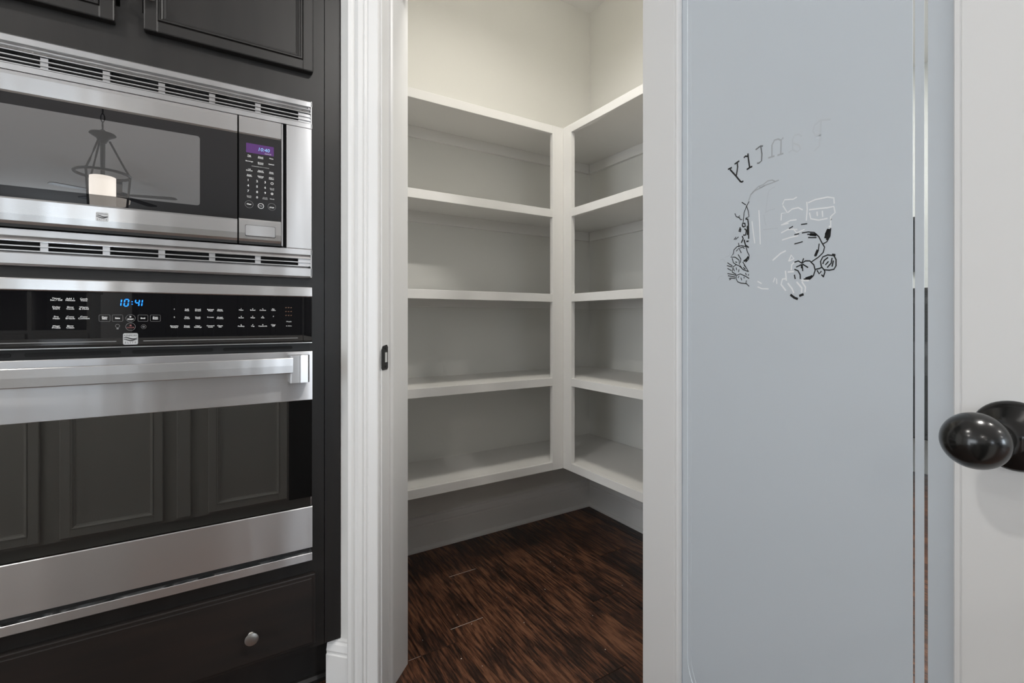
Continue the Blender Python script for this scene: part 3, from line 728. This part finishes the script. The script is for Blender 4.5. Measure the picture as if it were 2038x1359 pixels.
# door
DL, DRt = -.476, .0327
md = thing('microwave_door', '', None); del md['label']; md.parent = mw
YM = YF - .007
mbox('door_slab', DL, DRt, YM+.0035, YF+.013, 1.2185, 1.5345, 'black', md)
mprism('door_top_band', [(YM+.004, 1.5345), (YM+.0005, 1.532), (YM, 1.525), (YM, 1.4925), (YM+.002, 1.489), (YM+.006, 1.487), (YM+.006, 1.5345)], DL, DRt, 'steel', md)
mprism('door_bottom_band', [(YM+.006, 1.279), (YM+.0025, 1.2785), (YM-.0005, 1.2745), (YM-.001, 1.245), (YM+.0005, 1.231), (YM+.004, 1.224), (YM+.008, 1.2195), (YM+.008, 1.279)], DL, DRt, 'steel', md)
mbox('door_side_band', DL, DL+.022, YM, YM+.006, 1.279, 1.489, 'steel', md)
dg = mbox('door_glass', DL+.022, DRt-.0006, YM+.0022, YM+.0060, 1.276, 1.4895, 'bglass', md)
bm = bmesh.new(); bm_prism(bm, [(a-mx, z-mz) for a, z in rrect(-.441, -.044, 1.3008, 1.4647, .006, 4)], 'y', YM+.0018-my, YM+.003-my); lab(finish('screened_window', bm, 'mesh', dg), 'grey perforated screen window')
# badge
def badge(parent, x, z, y, w, h, o, m1='badge', m2='badgeprint', sub='badge'):
    ax, ay, az = o
    bm = bmesh.new(); bm_prism(bm, [(a-ax, b2-az) for a, b2 in rrect(x-w/2, x+w/2, z-h/2, z+h/2, h*.12, 3)], 'y', y-ay-.0015, y-ay+.001)
    bd = lab(finish('badge', bm, m1, parent, .0003), 'small metal maker badge with waves')
    bm = bmesh.new(); yy = y-ay-.0016
    text_mesh(bm, 'KENMORE', x-ax, z+h*.22-az, h*.17, yy, stretch=w*.80/(h*.17*5.9))
    text_mesh(bm, 'E L I T E', x-ax, z-h*.40-az, h*.17, yy, stretch=w*.72/(h*.17*4.6))
    for k, (za, zb2, am) in enumerate(((.10, .02, .06), (-.04, -.08, .05))):
        n = 10; top = []; bot = []
        for i in range(n+1):
            u = i/n; wv_ = math.sin(u*math.pi*1.9 + .5 + k) * am
            top.append((x-ax-w*.46+w*.92*u, z-az+h*(za+wv_))); bot.append((x-ax-w*.46+w*.92*u, z-az+h*(za+wv_-.05-.06*math.sin(math.pi*u))))
        vt = [bm.verts.new((p[0], yy, p[1])) for p in top]; vb = [bm.verts.new((p[0], yy, p[1])) for p in bot]
        for i in range(n): bm.faces.new((vt[i], vt[i+1], vb[i+1], vb[i]))
    finish_print('badge_lettering', bm, m2, bd)
badge(md, -.2207, 1.2535, YM-.0005, .0215, .0195, (mx, my, mz))
# control panel
cp = thing('control_panel', '', None); del cp['label']; cp.parent = mw
KL, KR = .0360, .1297
mbox('panel_slab', KL, KR, YM+.0035, YF+.013, 1.2185, 1.5345, 'black', cp)
mprism('panel_top_band', [(YM+.004, 1.5345), (YM+.0005, 1.532), (YM, 1.525), (YM, 1.4925), (YM+.002, 1.489), (YM+.006, 1.487), (YM+.006, 1.5345)], KL, KR, 'steel', cp)
mbox('panel_glass', KL+.0004, KR-.0004, YM+.0018, YM+.006, 1.279, 1.4895, 'bglass', cp)
mprism('panel_bottom_band', [(YM+.006, 1.282), (YM+.001, 1.2805), (YM-.0005, 1.2765), (YM-.001, 1.245), (YM+.0005, 1.231), (YM+.004, 1.224), (YM+.008, 1.2195), (YM+.008, 1.282)], KL, KR, 'steel', cp)
bm = bmesh.new(); bm_prism(bm, [(a-mx, z-mz) for a, z in rrect(.0495, .1165, 1.2375, 1.2655, .003, 3)], 'y', YM-.0014-my, YM+.004-my); pbk = finish('button_gap', bm, 'black', cp)
bm = bmesh.new(); bm_prism(bm, [(a-mx, z-mz) for a, z in rrect(.0503, .1157, 1.2383, 1.2647, .0027, 3)], 'y', YM-.0028-my, YM+.004-my); lab(finish('door_release_button', bm, 'steel_b', cp, .0008), 'steel push button for the door')
yp = YM+.0016-my
bm = bmesh.new(); bm_prism(bm, [(a-mx, z-mz) for a, z in rrect(.0515, .1130, 1.4455, 1.4690, .001, 2)], 'y', yp, yp+.001); lcd = lab(finish('display', bm, 'purple', cp), 'purple lit display reading 10:40')
bm = bmesh.new(); text_mesh(bm, '10:40', .090-mx, 1.4535-mz, .0085, yp-.0002, shear=.15); finish_print('display_digits', bm, 'cyan', lcd)
bm = bmesh.new(); text_mesh(bm, 'CLOCK', .100-mx, 1.4475-mz, .0028, yp-.0002, stretch=1.1); finish_print('display_caption', bm, 'print', lcd)
bm = bmesh.new()
cols = (.0585, .0835, .1075)
rows = [(1.4375, ('Pop\ncorn', 'Baked\nPotato', 'Pizza')), (1.4230, ('Beverage', 'Frozen\nEntree', 'Reheat'))]
rows2 = [(1.4030, ('1 lb\nDefrost', 'Speed\nDefrost', 'Auto\nCook')), (1.3890, ('Keep\nWarm', 'Kitchen\nTimer', 'Melt /\nSoften'))]
for z, labs in rows + rows2:
    for cx_, s in zip(cols, labs): text_mesh(bm, s, cx_-mx, z-mz, .0027, yp, stretch=1.15, bold=.0001)
text_mesh(bm, 'CONVENIENCE COOKING', .083-mx, 1.4125-mz, .0018, yp, stretch=1.25)
for r_, z in enumerate((1.3745, 1.3610, 1.3475)):
    for c_, cx_ in enumerate((.0560, .0755, .0935)): text_mesh(bm, str(3*r_+c_+1), cx_-mx, z-mz, .0052, yp, bold=.0002)
text_mesh(bm, '0', .0755-mx, 1.3340-mz, .0052, yp, bold=.0002)
text_mesh(bm, 'Cook\nTime', .0580-mx, 1.3365-mz, .0027, yp, stretch=1.15); text_mesh(bm, 'Cook\nPower', .0935-mx, 1.3365-mz, .0027, yp, stretch=1.15); text_mesh(bm, 'Clock', .1090-mx, 1.3355-mz, .0027, yp, stretch=1.15)
text_mesh(bm, 'Cook\nTime', .1090-mx, 1.3620-mz, .0027, yp, stretch=1.15)
bm_ring(bm, .1090-mx, 1.3760-mz, .0027, .0011, yp); bm_ring(bm, .1090-mx, 1.3500-mz, .0020, .0016, yp)
text_mesh(bm, 'Clear', .0580-mx, 1.3160-mz, .0032, yp, bold=.0002); text_mesh(bm, 'STOP', .1085-mx, 1.3135-mz, .0030, yp, bold=.0002)
bm_ring(bm, .0840-mx, 1.3160-mz, .0062, .0012, yp); text_mesh(bm, 'Add', .0840-mx, 1.3150-mz, .0028, yp)
finish_print('panel_lettering', bm, 'print', cp)
for cx_ in (.0580, .1085):
    bm = bmesh.new(); bm_ring(bm, cx_-mx, 1.3170-mz, .0088, .0006, yp); finish_print('button_ring', bm, 'dimprint', cp)

# ================================================================ wall oven
ov = thing('wall_oven', 'stainless steel built-in wall oven with black control panel and wide window', 'oven', (-.174, 1.36, .3912))
vx, vy, vz = -.174, 1.36, .3912
def vbox(name, x0, x1, y0, y1, z0, z1, m_='steel_d', parent=None, bevel=0.0): return box(name, x0-vx, x1-vx, y0-vy, y1-vy, z0-vz, z1-vz, m_, parent or ov, bevel)
def vprism(name, poly, x0, x1, m_='steel_d', parent=None): return prism(name, [(y-vy, z-vz) for y, z in poly], 'x', x0-vx, x1-vx, m_, parent or ov)
OL, OR = -.552, .2044
vprism('top_trim', [(YF+.001, 1.1158), (CY, 1.1158), (CY, 1.0905), (YF-.001, 1.0905), (YF-.002, 1.0925), (YF-.0005, 1.1135)], OL, OR, 'steel')
pn = thing('control_panel', '', None); del pn['label']; pn.parent = ov
vbox('panel_glass', OL+.022, .1823, YF, CY, .9705, 1.0903, 'bglass', pn, .0008)
for x0, x1 in ((OL, OL+.0215), (.1828, OR)): vbox('panel_end_cap', x0, x1, YF+.0005, CY, .9705, 1.0903, 'bglass', pn, .0008)
vbox('panel_lower_edge', OL, OR, YF-.001, YF+.006, .9688, .9705, 'steel_d', pn)
for x0, x1 in ((OL+.03, -.198), (-.151, .170)): vbox('panel_line', x0, x1, YF-.0004, YF+.0004, .9815, .9832, 'dimprint', pn)
badge(pn, -.1734, .9873, YF+.0005, .0262, .0255, (vx, vy, vz))
yo = YF-.0004-vy
SEG = {'0': 'abcdef', '1': 'bc', '4': 'fgbc'}
def seg7(bm, ch, x, z, w, h, t, y):
    sl = .12
    P = {'a': ((0,1),(1,1)), 'b': ((1,.5),(1,1)), 'c': ((1,0),(1,.5)), 'd': ((0,0),(1,0)), 'e': ((0,0),(0,.5)), 'f': ((0,.5),(0,1)), 'g': ((0,.5),(1,.5))}
    for k in SEG[ch]:
        (a0, b0), (a1, b1) = P[k]
        p0 = Vector((x+a0*w+sl*b0*h, z+b0*h)); p1 = Vector((x+a1*w+sl*b1*h, z+b1*h)); d = (p1-p0)*.12
        p0 += d; p1 -= d
        bm_stroke(bm, [tuple(p0), tuple(p1)], t, y)
bm = bmesh.new(); x = -.1905
for ch, adv in (('1', .0055), ('0', .0145), (':', .0045), ('4', .0122), ('1', .008)):
    if ch == ':':
        for dz_ in (.0045, .0100): bm_stroke(bm, [(x-.0012-vx, 1.0605+dz_-vz), (x+.0008-vx, 1.0605+dz_-vz)], .002, yo)
    else: seg7(bm, ch, (x-.007 if ch == '1' else x)-vx, 1.0605-vz, .0068, .0150, .0021, yo)
    x += adv
lab(finish_print('clock_digits', bm, 'blue', pn), 'glowing blue clock digits reading 10:41')
bm = bmesh.new()
C1 = (-.2958, -.2738, -.2521)
for z, labs in ((1.0735, ('Timer\nSet / Off', 'Add 1\nMinute', 'Cook\nTime')), (1.0555, ('Delay\nStart', 'Slow\nCook', 'Warm\n& Hold')), (1.0350, ('Pre\nHeat', 'Conv\nBreads', 'Conv\nConvert')), (1.0155, ('Meat\nProbe', 'Slow\nClean'))):
    for cx_, s in zip(C1, labs): text_mesh(bm, s, cx_-vx, z-vz, .0032, yo, stretch=1.2, bold=.0001)
for cx_, s in ((-.2180, 'Conv\nBake'), (-.1290, 'Conv\nRoast')): text_mesh(bm, s, cx_-vx, 1.0345-vz, .0030, yo, bold=.0002)
for cx_, s in ((-.1960, 'Bake'), (-.1515, 'Broil')): text_mesh(bm, s, cx_-vx, 1.0322-vz, .0030, yo, bold=.0002)
text_mesh(bm, 'START', -.1734-vx, 1.0300-vz, .0026, yo, bold=.0002)
v = [bm.verts.new((a-vx, yo, z-vz)) for a, z in ((-.1750, 1.0390), (-.1750, 1.0345), (-.1715, 1.0367))]; bm.faces.new(v)
C2 = (-.0937, -.0696, -.0480, -.0228, -.0033); C3 = (.0411, .0662, .0885, .1124)
T2 = [('1', 'Soft\nMelt', 'Proof\nBread', 'Reheat\nPlate', 'Keep\nWarm'), ('2', 'Thin\nCrust', 'Fresh\nPizza', 'Frozen', 'Roast\nPoultry'), ('Favorite\nRecipe', 'Temp\nProbe', 'User\nSettings', 'Control\nLock', 'Clock\nSet')]
T3 = [('1\nPizza', '2\nBread', '3\nCookie', 'Pie\nCake'), ('4\nRoast', '5\nMeat', '6\nFish', '7'), ('8\nPoultry', '9\nVeg', '0\nCasserole', 'Clear\nOff')]
for z, labs in zip((1.0535, 1.0350, 1.0145), T2):
    for cx_, s in zip(C2, labs): text_mesh(bm, s, cx_-vx, z-vz, .0027, yo, stretch=1.25, bold=.0001)
for z, labs in zip((1.0560, 1.0370, 1.0160), T3):
    for cx_, s in zip(C3, labs): text_mesh(bm, s, cx_-vx, z-vz, .0027, yo, stretch=1.25, bold=.0001)
text_mesh(bm, 'Meals', .1486-vx, 1.024-vz, .0032, yo, stretch=1.2); text_mesh(bm, '& Sides', .1486-vx, 1.013-vz, .0027, yo, stretch=1.2)
finish_print('panel_lettering', bm, 'print', pn)
bm = bmesh.new()
for cx_, w_ in ((-.2180, .0185), (-.1960, .0180), (-.1515, .0180), (-.1290, .0185)):
    P = rrect(cx_-w_/2-vx, cx_+w_/2-vx, 1.0265-vz, 1.0410-vz, .002, 3); bm_stroke(bm, P+[P[0], P[1]], .0005, yo)
bm_ring(bm, -.1734-vx, 1.0335-vz, .0082, .0005, yo); bm_ring(bm, -.1734-vx, 1.0146-vz, .0085, .0006, yo)
bm_ring(bm, -.1502-vx, 1.0145-vz, .0045, .0005, yo); bm_ring(bm, -.1502-vx, 1.0145-vz, .0016, .0010, yo)
bm_ring(bm, -.1960-vx, 1.0165-vz, .0036, .0006, yo); bm_stroke(bm, [(-.1978-vx, 1.0105-vz), (-.1942-vx, 1.0105-vz)], .0028, yo)
finish_print('button_outlines', bm, 'dimprint', pn)
bm = bmesh.new(); text_mesh(bm, 'CANCEL', -.1734-vx, 1.0115-vz, .0026, yo, bold=.0001); bm_ring(bm, -.1734-vx, 1.0175-vz, .0010, .0018, yo); lab(finish_print('cancel_mark', bm, 'redprint', pn), 'dim red cancel mark')
bm = bmesh.new()
for r_, z in enumerate((1.061, 1.051, 1.041)):
    for k in range(3): bm_stroke(bm, [(.140+.006*k-vx, z-vz), (.1435+.006*k-vx, z+.001-vz)], .0022, yo)
finish_print('brown_marks', bm, mat('panel_brown', (.10, .05, .025), .5), pn)  # rows of short brown strokes at the right of the panel
# vent gap between panel and door
vbox('vent_recess', OL+.004, OR-.004, YF+.012, CY, .946, .9695, 'black')
for k in range(4): 
    bm = bmesh.new(); x0 = OL+.03+.175*k; bm_prism(bm, [(a-vx, z-vz) for a, z in rrect(x0, x0+.155, .953, .9615, .004, 3)], 'y', YF+.0105-vy, YF+.0125-vy); finish('vent_slot', bm, 'hole', ov)
# door
od = thing('oven_door', '', None); del od['label']; od.parent = ov
YO = YF - .006
vbox('door_core', OL+.002, OR-.002, YO+.004, CY-.002, .4296, .946, 'black', od)
vprism('door_upper_panel', [(YO+.006, .947), (YO+.0012, .947), (YO, .9455), (YO, .8200), (YO+.001, .8190), (YO+.006, .8190)], OL, OR, 'steel_d', od)
vprism('door_lower_panel', [(YO+.006, .5375), (YO+.0018, .5375), (YO, .5355), (YO, .4295), (YO+.001, .4286), (YO+.006, .4286)], OL, OR, 'steel_d', od)
lab(vbox('door_window', OL+.001, OR-.001, YO+.0012, YO+.0055, .5375, .8190, 'wglass', od), 'large dark reflective oven window')
# handle
hd = thing('door_handle', 'wide flat steel oven door handle', None); hd.parent = od
HC = -.174
for s in (1, -1):
    a0, a1, ag = HC + .3205, HC + .3665, HC + .3435
    bm = bmesh.new()
    P = [(a0, YO), (a0, YO-.036), (a0+.003, YO-.0395), (ag-.0008, YO-.0395), (ag-.0004, YO-.0385), (ag+.0004, YO-.0385), (ag+.0008, YO-.0395), (a1-.004, YO-.0385), (a1, YO-.031), (a1, YO)]
    if s < 0: P = [(2*HC - p, y) for p, y in P]
    bm_prism(bm, [(p-vx, y-vy) for p, y in P], 'z', .8700-vz, .9400-vz); finish('handle_bracket', bm, 'steel_b', hd, .0006)
path = []
for i in range(41):
    u = -1 + 2*i/40; xx = HC + u*.327
    yy = YO - .0365 - .010*(1-u*u)
    path.append((xx, yy))
bm = bmesh.new(); rings = []
for (xx, yy) in path:
    ring = []
    for dy, dz in ((-.0045, -.0178), (-.0050, 0), (-.0045, .0178), (-.0035, .0192), (.0045, .0195), (.0045, .0), (.0045, -.0195), (-.0035, -.0192)):
        ring.append(bm.verts.new((xx-vx, yy+dy-vy, .9150+dz-vz)))
    rings.append(ring)
for a, b_ in zip(rings, rings[1:]):
    for k in range(8): bm.faces.new((a[k], a[(k+1)%8], b_[(k+1)%8], b_[k]))
bm.faces.new(rings[0][::-1]); bm.faces.new(rings[-1])
finish('handle_bar', bm, 'steel_b', hd)
vbox('lower_vent', OL+.004, OR-.004, YF+.012, CY, .4125, .4290, 'black')
vprism('bottom_trim', [(YF-.002, .4131), (CY, .4131), (CY, .3912), (YF, .3912), (YF-.003, .3935), (YF-.003, .4120)], OL, OR, 'steel_d')

# ================================================================ fine white dust on the boards
bm = bmesh.new(); rnd = random.Random(3)
for (x, y) in [(1.50, 1.33), (1.19, 1.62), (.98, 1.67), (.72, 1.43), (.70, 1.50), (.77, 1.32), (.62, 1.30), (1.02, 1.10), (1.18, 1.00), (.55, 1.44), (.80, 1.18), (1.3, 1.2), (.9, 1.5), (.66, 1.24), (1.1, 1.25), (.24, 1.33), (.22, 1.30), (.26, 1.28), (.19, 1.27), (.23, 1.36), (.12, 1.25)] + [(rnd.uniform(.45, 1.6), rnd.uniform(.8, 1.7)) for _ in range(16)]:
    r_ = rnd.uniform(.0007, .0017); n0 = len(bm.verts)
    g = bmesh.ops.create_icosphere(bm, subdivisions=1, radius=r_); 
    for v in g['verts']: v.co = Vector((v.co.x*rnd.uniform(.8, 1.6), v.co.y*rnd.uniform(.8, 1.6), v.co.z*.6)) + Vector((x, y, r_*.5))
for x0, x1, y in ((.776, .898, 1.740), (.648, .770, 1.442), (.48, .52, 1.376)): bm_box(bm, x0, x1, y-.00035, y+.00035, -.0006, .0002)
tag(finish('plaster_crumbs', bm, 'dust'), 'tiny white plaster crumbs scattered on the wooden floor', 'debris', None, 'stuff')

# ================================================================ the rest of the kitchen (seen only in reflections and through the clear glass lines)
# island with raised-panel doors
isl = thing('kitchen_island', 'kitchen island with panelled doors mirrored in the oven window', 'island', (-.9, -.5, 0))
IO = (-.9, -.5)
def ibox(name, x0, x1, y0, y1, z0, z1, m_='island', bevel=0.0): return box(name, x0+.9, x1+.9, y0+.5, y1+.5, z0, z1, m_, isl, bevel)
IY = -.08
ibox('island_body', -2.1, .47, -.95, IY, .07, .885); ibox('island_plinth', -2.05, .42, -.9, IY-.06, -.004, .07)
ibox('island_counter', -2.13, .50, -1.0, IY+.012, .885, .920, 'counter', .004)
for x0, x1 in ((-.055, .293), (-.593, -.235), (-1.015, -.657), (-1.43, -1.08), (-1.85, -1.50)):
    panel_door('island_door', x0, x1, .085, .86, IY+.020, isl, IO, .036, face=1, m_='island')
ibox('pilaster', -.182, -.127, IY, IY+.018, .085, .86, 'island', .003)
ibox('added_dark_end', .305, .472, IY, IY+.006, .07, .885, 'cab')  # dark strip added to darken the right end of the oven window reflection
# low hutch across the room
hu = thing('low_hutch', 'low grey-brown hutch mirrored in the oven control panel', 'hutch', (-1.75, -3.66, 0))
HO = (-1.75, -3.66)
def hbox(name, x0, x1, y0, y1, z0, z1, m_='hutch', bevel=0.0): return box(name, x0+1.75, x1+1.75, y0+3.66, y1+3.66, z0, z1, m_, hu, bevel)
hbox('base_body', -2.4, -1.1, -3.90, -3.44, -.004, .93); hbox('hutch_top', -2.42, -1.08, -3.90, -3.42, 1.30, 1.36)
hbox('hutch_back', -2.4, -1.1, -3.90, -3.88, .93, 1.30)
for x0 in (-2.4, -1.98, -1.55, -1.13): hbox('hutch_upright', x0, x0+.03, -3.88, -3.44, .93, 1.30)
for x0, x1 in ((-2.38, -1.99), (-1.97, -1.56), (-1.54, -1.12)):
    panel_door('hutch_door', x0, x1, .1, .90, -3.42, hu, HO, .05, face=1, m_='hutch')
for x0 in (-1.60, -1.515): hbox('hutch_handle', x0, x0+.014, -3.42, -3.395, .72, .84, 'black')
bc = thing('added_dark_cabinet', 'long dark cabinet added on the far wall to darken the oven panel reflection', 'cabinet', (.3, -6.55, -.004))  # unseen cabinet added so the middle of the oven panel reflects black
box('cabinet_body', -1.45, 1.45, -.2, .2, 0, 1.62, 'cab', bc, .004)
for k in range(6): panel_door('cabinet_door', -1.44+.48*k+.005, -1.44+.48*(k+1)-.005, .08, 1.58, .22, bc, (0, 0), .06, face=1)
# pendant lantern
pl = thing('lantern_pendant', 'iron lantern pendant with a white shade mirrored in the microwave door', 'pendant lamp', (-.664, -1.358, 0))
bm = bmesh.new(); bm_lathe(bm, [(.06, CEIL-.025), (.065, CEIL-.005), (.065, CEIL)], (0,0,0), 'z', 20); finish('ceiling_canopy', bm, 'iron', pl)
for k in range(8):
    z = 2.300 + k*.053; bm = bmesh.new()
    pts = [(.010*math.cos(a), 0, z+.028*math.sin(a)) if k % 2 else (0, .010*math.cos(a), z+.028*math.sin(a)) for a in [2*math.pi*i/12 for i in range(13)]]
    bm_tube(bm, pts, .0035, 6); finish('chain_link', bm, 'iron', pl)
bm = bmesh.new(); bm_lathe(bm, [(.010, 2.275), (.02, 2.263), (.066, 2.250), (.070, 2.243), (.035, 2.220), (.02, 2.19)], (0,0,0), 'z', 24); finish('lantern_cap', bm, 'iron', pl, smooth=True)
bm = bmesh.new(); bm_lathe(bm, [(.014, 2.20), (.012, 1.99), (.016, 1.97)], (0,0,0), 'z', 12); finish('centre_rod', bm, 'iron', pl)
for k in range(3):
    a = R(90 + 120*k + 25); ca, sa = math.cos(a), math.sin(a)
    bm = bmesh.new(); bm_tube(bm, [(.035*ca, .035*sa, 2.205), (.070*ca, .070*sa, 2.13), (.110*ca, .110*sa, 2.045), (.142*ca, .142*sa, 1.985)], .006, 8); finish('lantern_arm', bm, 'iron', pl)
    bm = bmesh.new(); bm_tube(bm, [(.142*ca, .142*sa, 1.995), (.112*ca, .112*sa, 1.64)], .007, 6); finish('lantern_rib', bm, 'iron', pl)
bm = bmesh.new(); bm_lathe(bm, [(.060, 1.66), (.068, 1.78), (.068, 1.965)], (0, 0, 0), 'z', 24); finish('candle_shade', bm, 'shade', pl, smooth=True)
for rr, zz in ((.142, 1.985), (.112, 1.64)):
    bm = bmesh.new(); bm_tube(bm, [(rr*math.cos(a), rr*math.sin(a), zz) for a in [2*math.pi*i/32 for i in range(33)]], .009, 6); finish('lantern_hoop', bm, 'iron', pl)
# ceiling fan further back
fn = thing('ceiling_fan', 'dark ceiling fan with opal bowl light mirrored behind the lantern', 'ceiling fan', (-1.10, -4.85, 0))
bm = bmesh.new(); bm_lathe(bm, [(.05, CEIL), (.05, CEIL-.03), (.015, CEIL-.04), (.015, 2.62), (.10, 2.60), (.11, 2.55), (.08, 2.52)], (0,0,0), 'z', 20); finish('motor_housing', bm, 'iron', fn)
bm = bmesh.new(); bm_lathe(bm, [(.13, 2.52), (.125, 2.48), (.08, 2.44), (.02, 2.425)], (0,0,0), 'z', 20); finish('bowl_light', bm, 'shade', fn, smooth=True)
for k in range(5):
    a = R(72*k + 12); bm = bmesh.new(); P = [(.10, -.03), (.20, -.055), (.58, -.07), (.62, -.04), (.62, .04), (.58, .07), (.20, .055), (.10, .03)]
    bm_prism(bm, [(p*math.cos(a)-q*math.sin(a), p*math.sin(a)+q*math.cos(a)) for p, q in P], 'z', 2.575, 2.583); finish('fan_blade', bm, 'iron', fn)
# recessed downlights; those labelled added are fill lights
def downlight(x, y, label, k=1.0):
    t = thing('recessed_downlight', label, 'ceiling light', (x, y, CEIL), group='recessed kitchen downlights')
    bm = bmesh.new(); bm_lathe(bm, [(.095, -.0005), (.095, -.004), (.078, -.008), (.074, -.0005)], (0,0,0), 'z', 28); finish('trim_ring', bm, 'trim', t)
    bm = bmesh.new(); bm_lathe(bm, [(.073, -.0005), (.073, -.003), (.05, -.004)], (0,0,0), 'z', 28); finish('lens', bm, 'lens', t)
    l = bpy.data.lights.new('downlight', 'AREA'); l.shape = 'DISK'; l.size = .14; l.energy = CAN_W * k; l.color = (1.0, .965, .92)
    o = bpy.data.objects.new('downlight_lamp', l); o.location = (x, y, CEIL-.012); C.objects.link(o)
for x, y, s in ((-1.15, .45, 'nearest the oven cabinet'), (-2.6, .35, 'over the far end of the island aisle'), (.85, -.22, 'added just behind the viewpoint to brighten the pantry'), (1.45, -.9, 'behind the open pantry door'), (-1.9, -2.2, 'beyond the lantern pendant'), (2.0, -2.6, 'in the middle of the kitchen'), (2.2, -4.8, 'near the far right window'), (2.75, .45, 'added beyond the pantry door to brighten the far wall'), (3.1, 1.45, 'added in the right corner to brighten the far wall'), (2.6, -1.6, 'in the right half of the room'), (-3.2, -4.6, 'in the far left corner')):
    downlight(x, y, 'round white recessed ceiling downlight ' + s, 2.3 if x == .85 else 1.0)
# pantry ceiling light
pt = thing('pantry_ceiling_light', 'small round flush ceiling light inside the pantry', 'ceiling light', (.87, 1.13, CEIL))
bm = bmesh.new(); bm_lathe(bm, [(.14, -.0005), (.14, -.02), (.12, -.025)], (0,0,0), 'z', 28); finish('light_base', bm, 'trim', pt)
bm = bmesh.new(); bm_lathe(bm, [(.12, -.025), (.11, -.05), (.07, -.07), (.01, -.078)], (0,0,0), 'z', 28); finish('light_dome', bm, 'shade', pt, smooth=True)
l = bpy.data.lights.new('pantry_lamp', 'AREA'); l.shape = 'DISK'; l.size = .24; l.spread = R(155); l.energy = PANTRY_W; l.color = (1.0, .955, .88)
o = bpy.data.objects.new('pantry_lamp', l); o.location = (.87, 1.13, CEIL-.09); C.objects.link(o)
# added to darken the glass lines: sideboard and dark picture on the far right wall
sb = thing('added_sideboard', 'dark wood sideboard put in to darken the clear lines of the door glass', 'added_sideboard', (3.77, 1.3, -.004))
box('sideboard_body', -.22, .22, -.55, .55, .32, 1.225, 'cab', sb, .004)
for sx in (-.19, .19):
    for sy in (-.5, .5): box('sideboard_leg', sx-.02, sx+.02, sy-.02, sy+.02, 0, .32, 'cab', sb)
for sy in (-.54, .01): box('sideboard_door', -.228, -.218, sy, sy+.53, .36, 1.18, 'cab', sb, .002)
pf = thing('added_picture', 'dark framed picture added to darken the inner clear line of the door glass', 'picture', (3.998, 1.54, 1.353))
box('picture_print', -.016, -.006, -.26, .26, .02, .35, 'picture', pf)
for y0, y1, z0, z1 in ((-.285, -.26, 0, .37), (.26, .285, 0, .37), (-.26, .26, 0, .02), (-.26, .26, .35, .37)): box('picture_frame', -.026, -.0005, y0, y1, z0, z1, 'iron', pf)
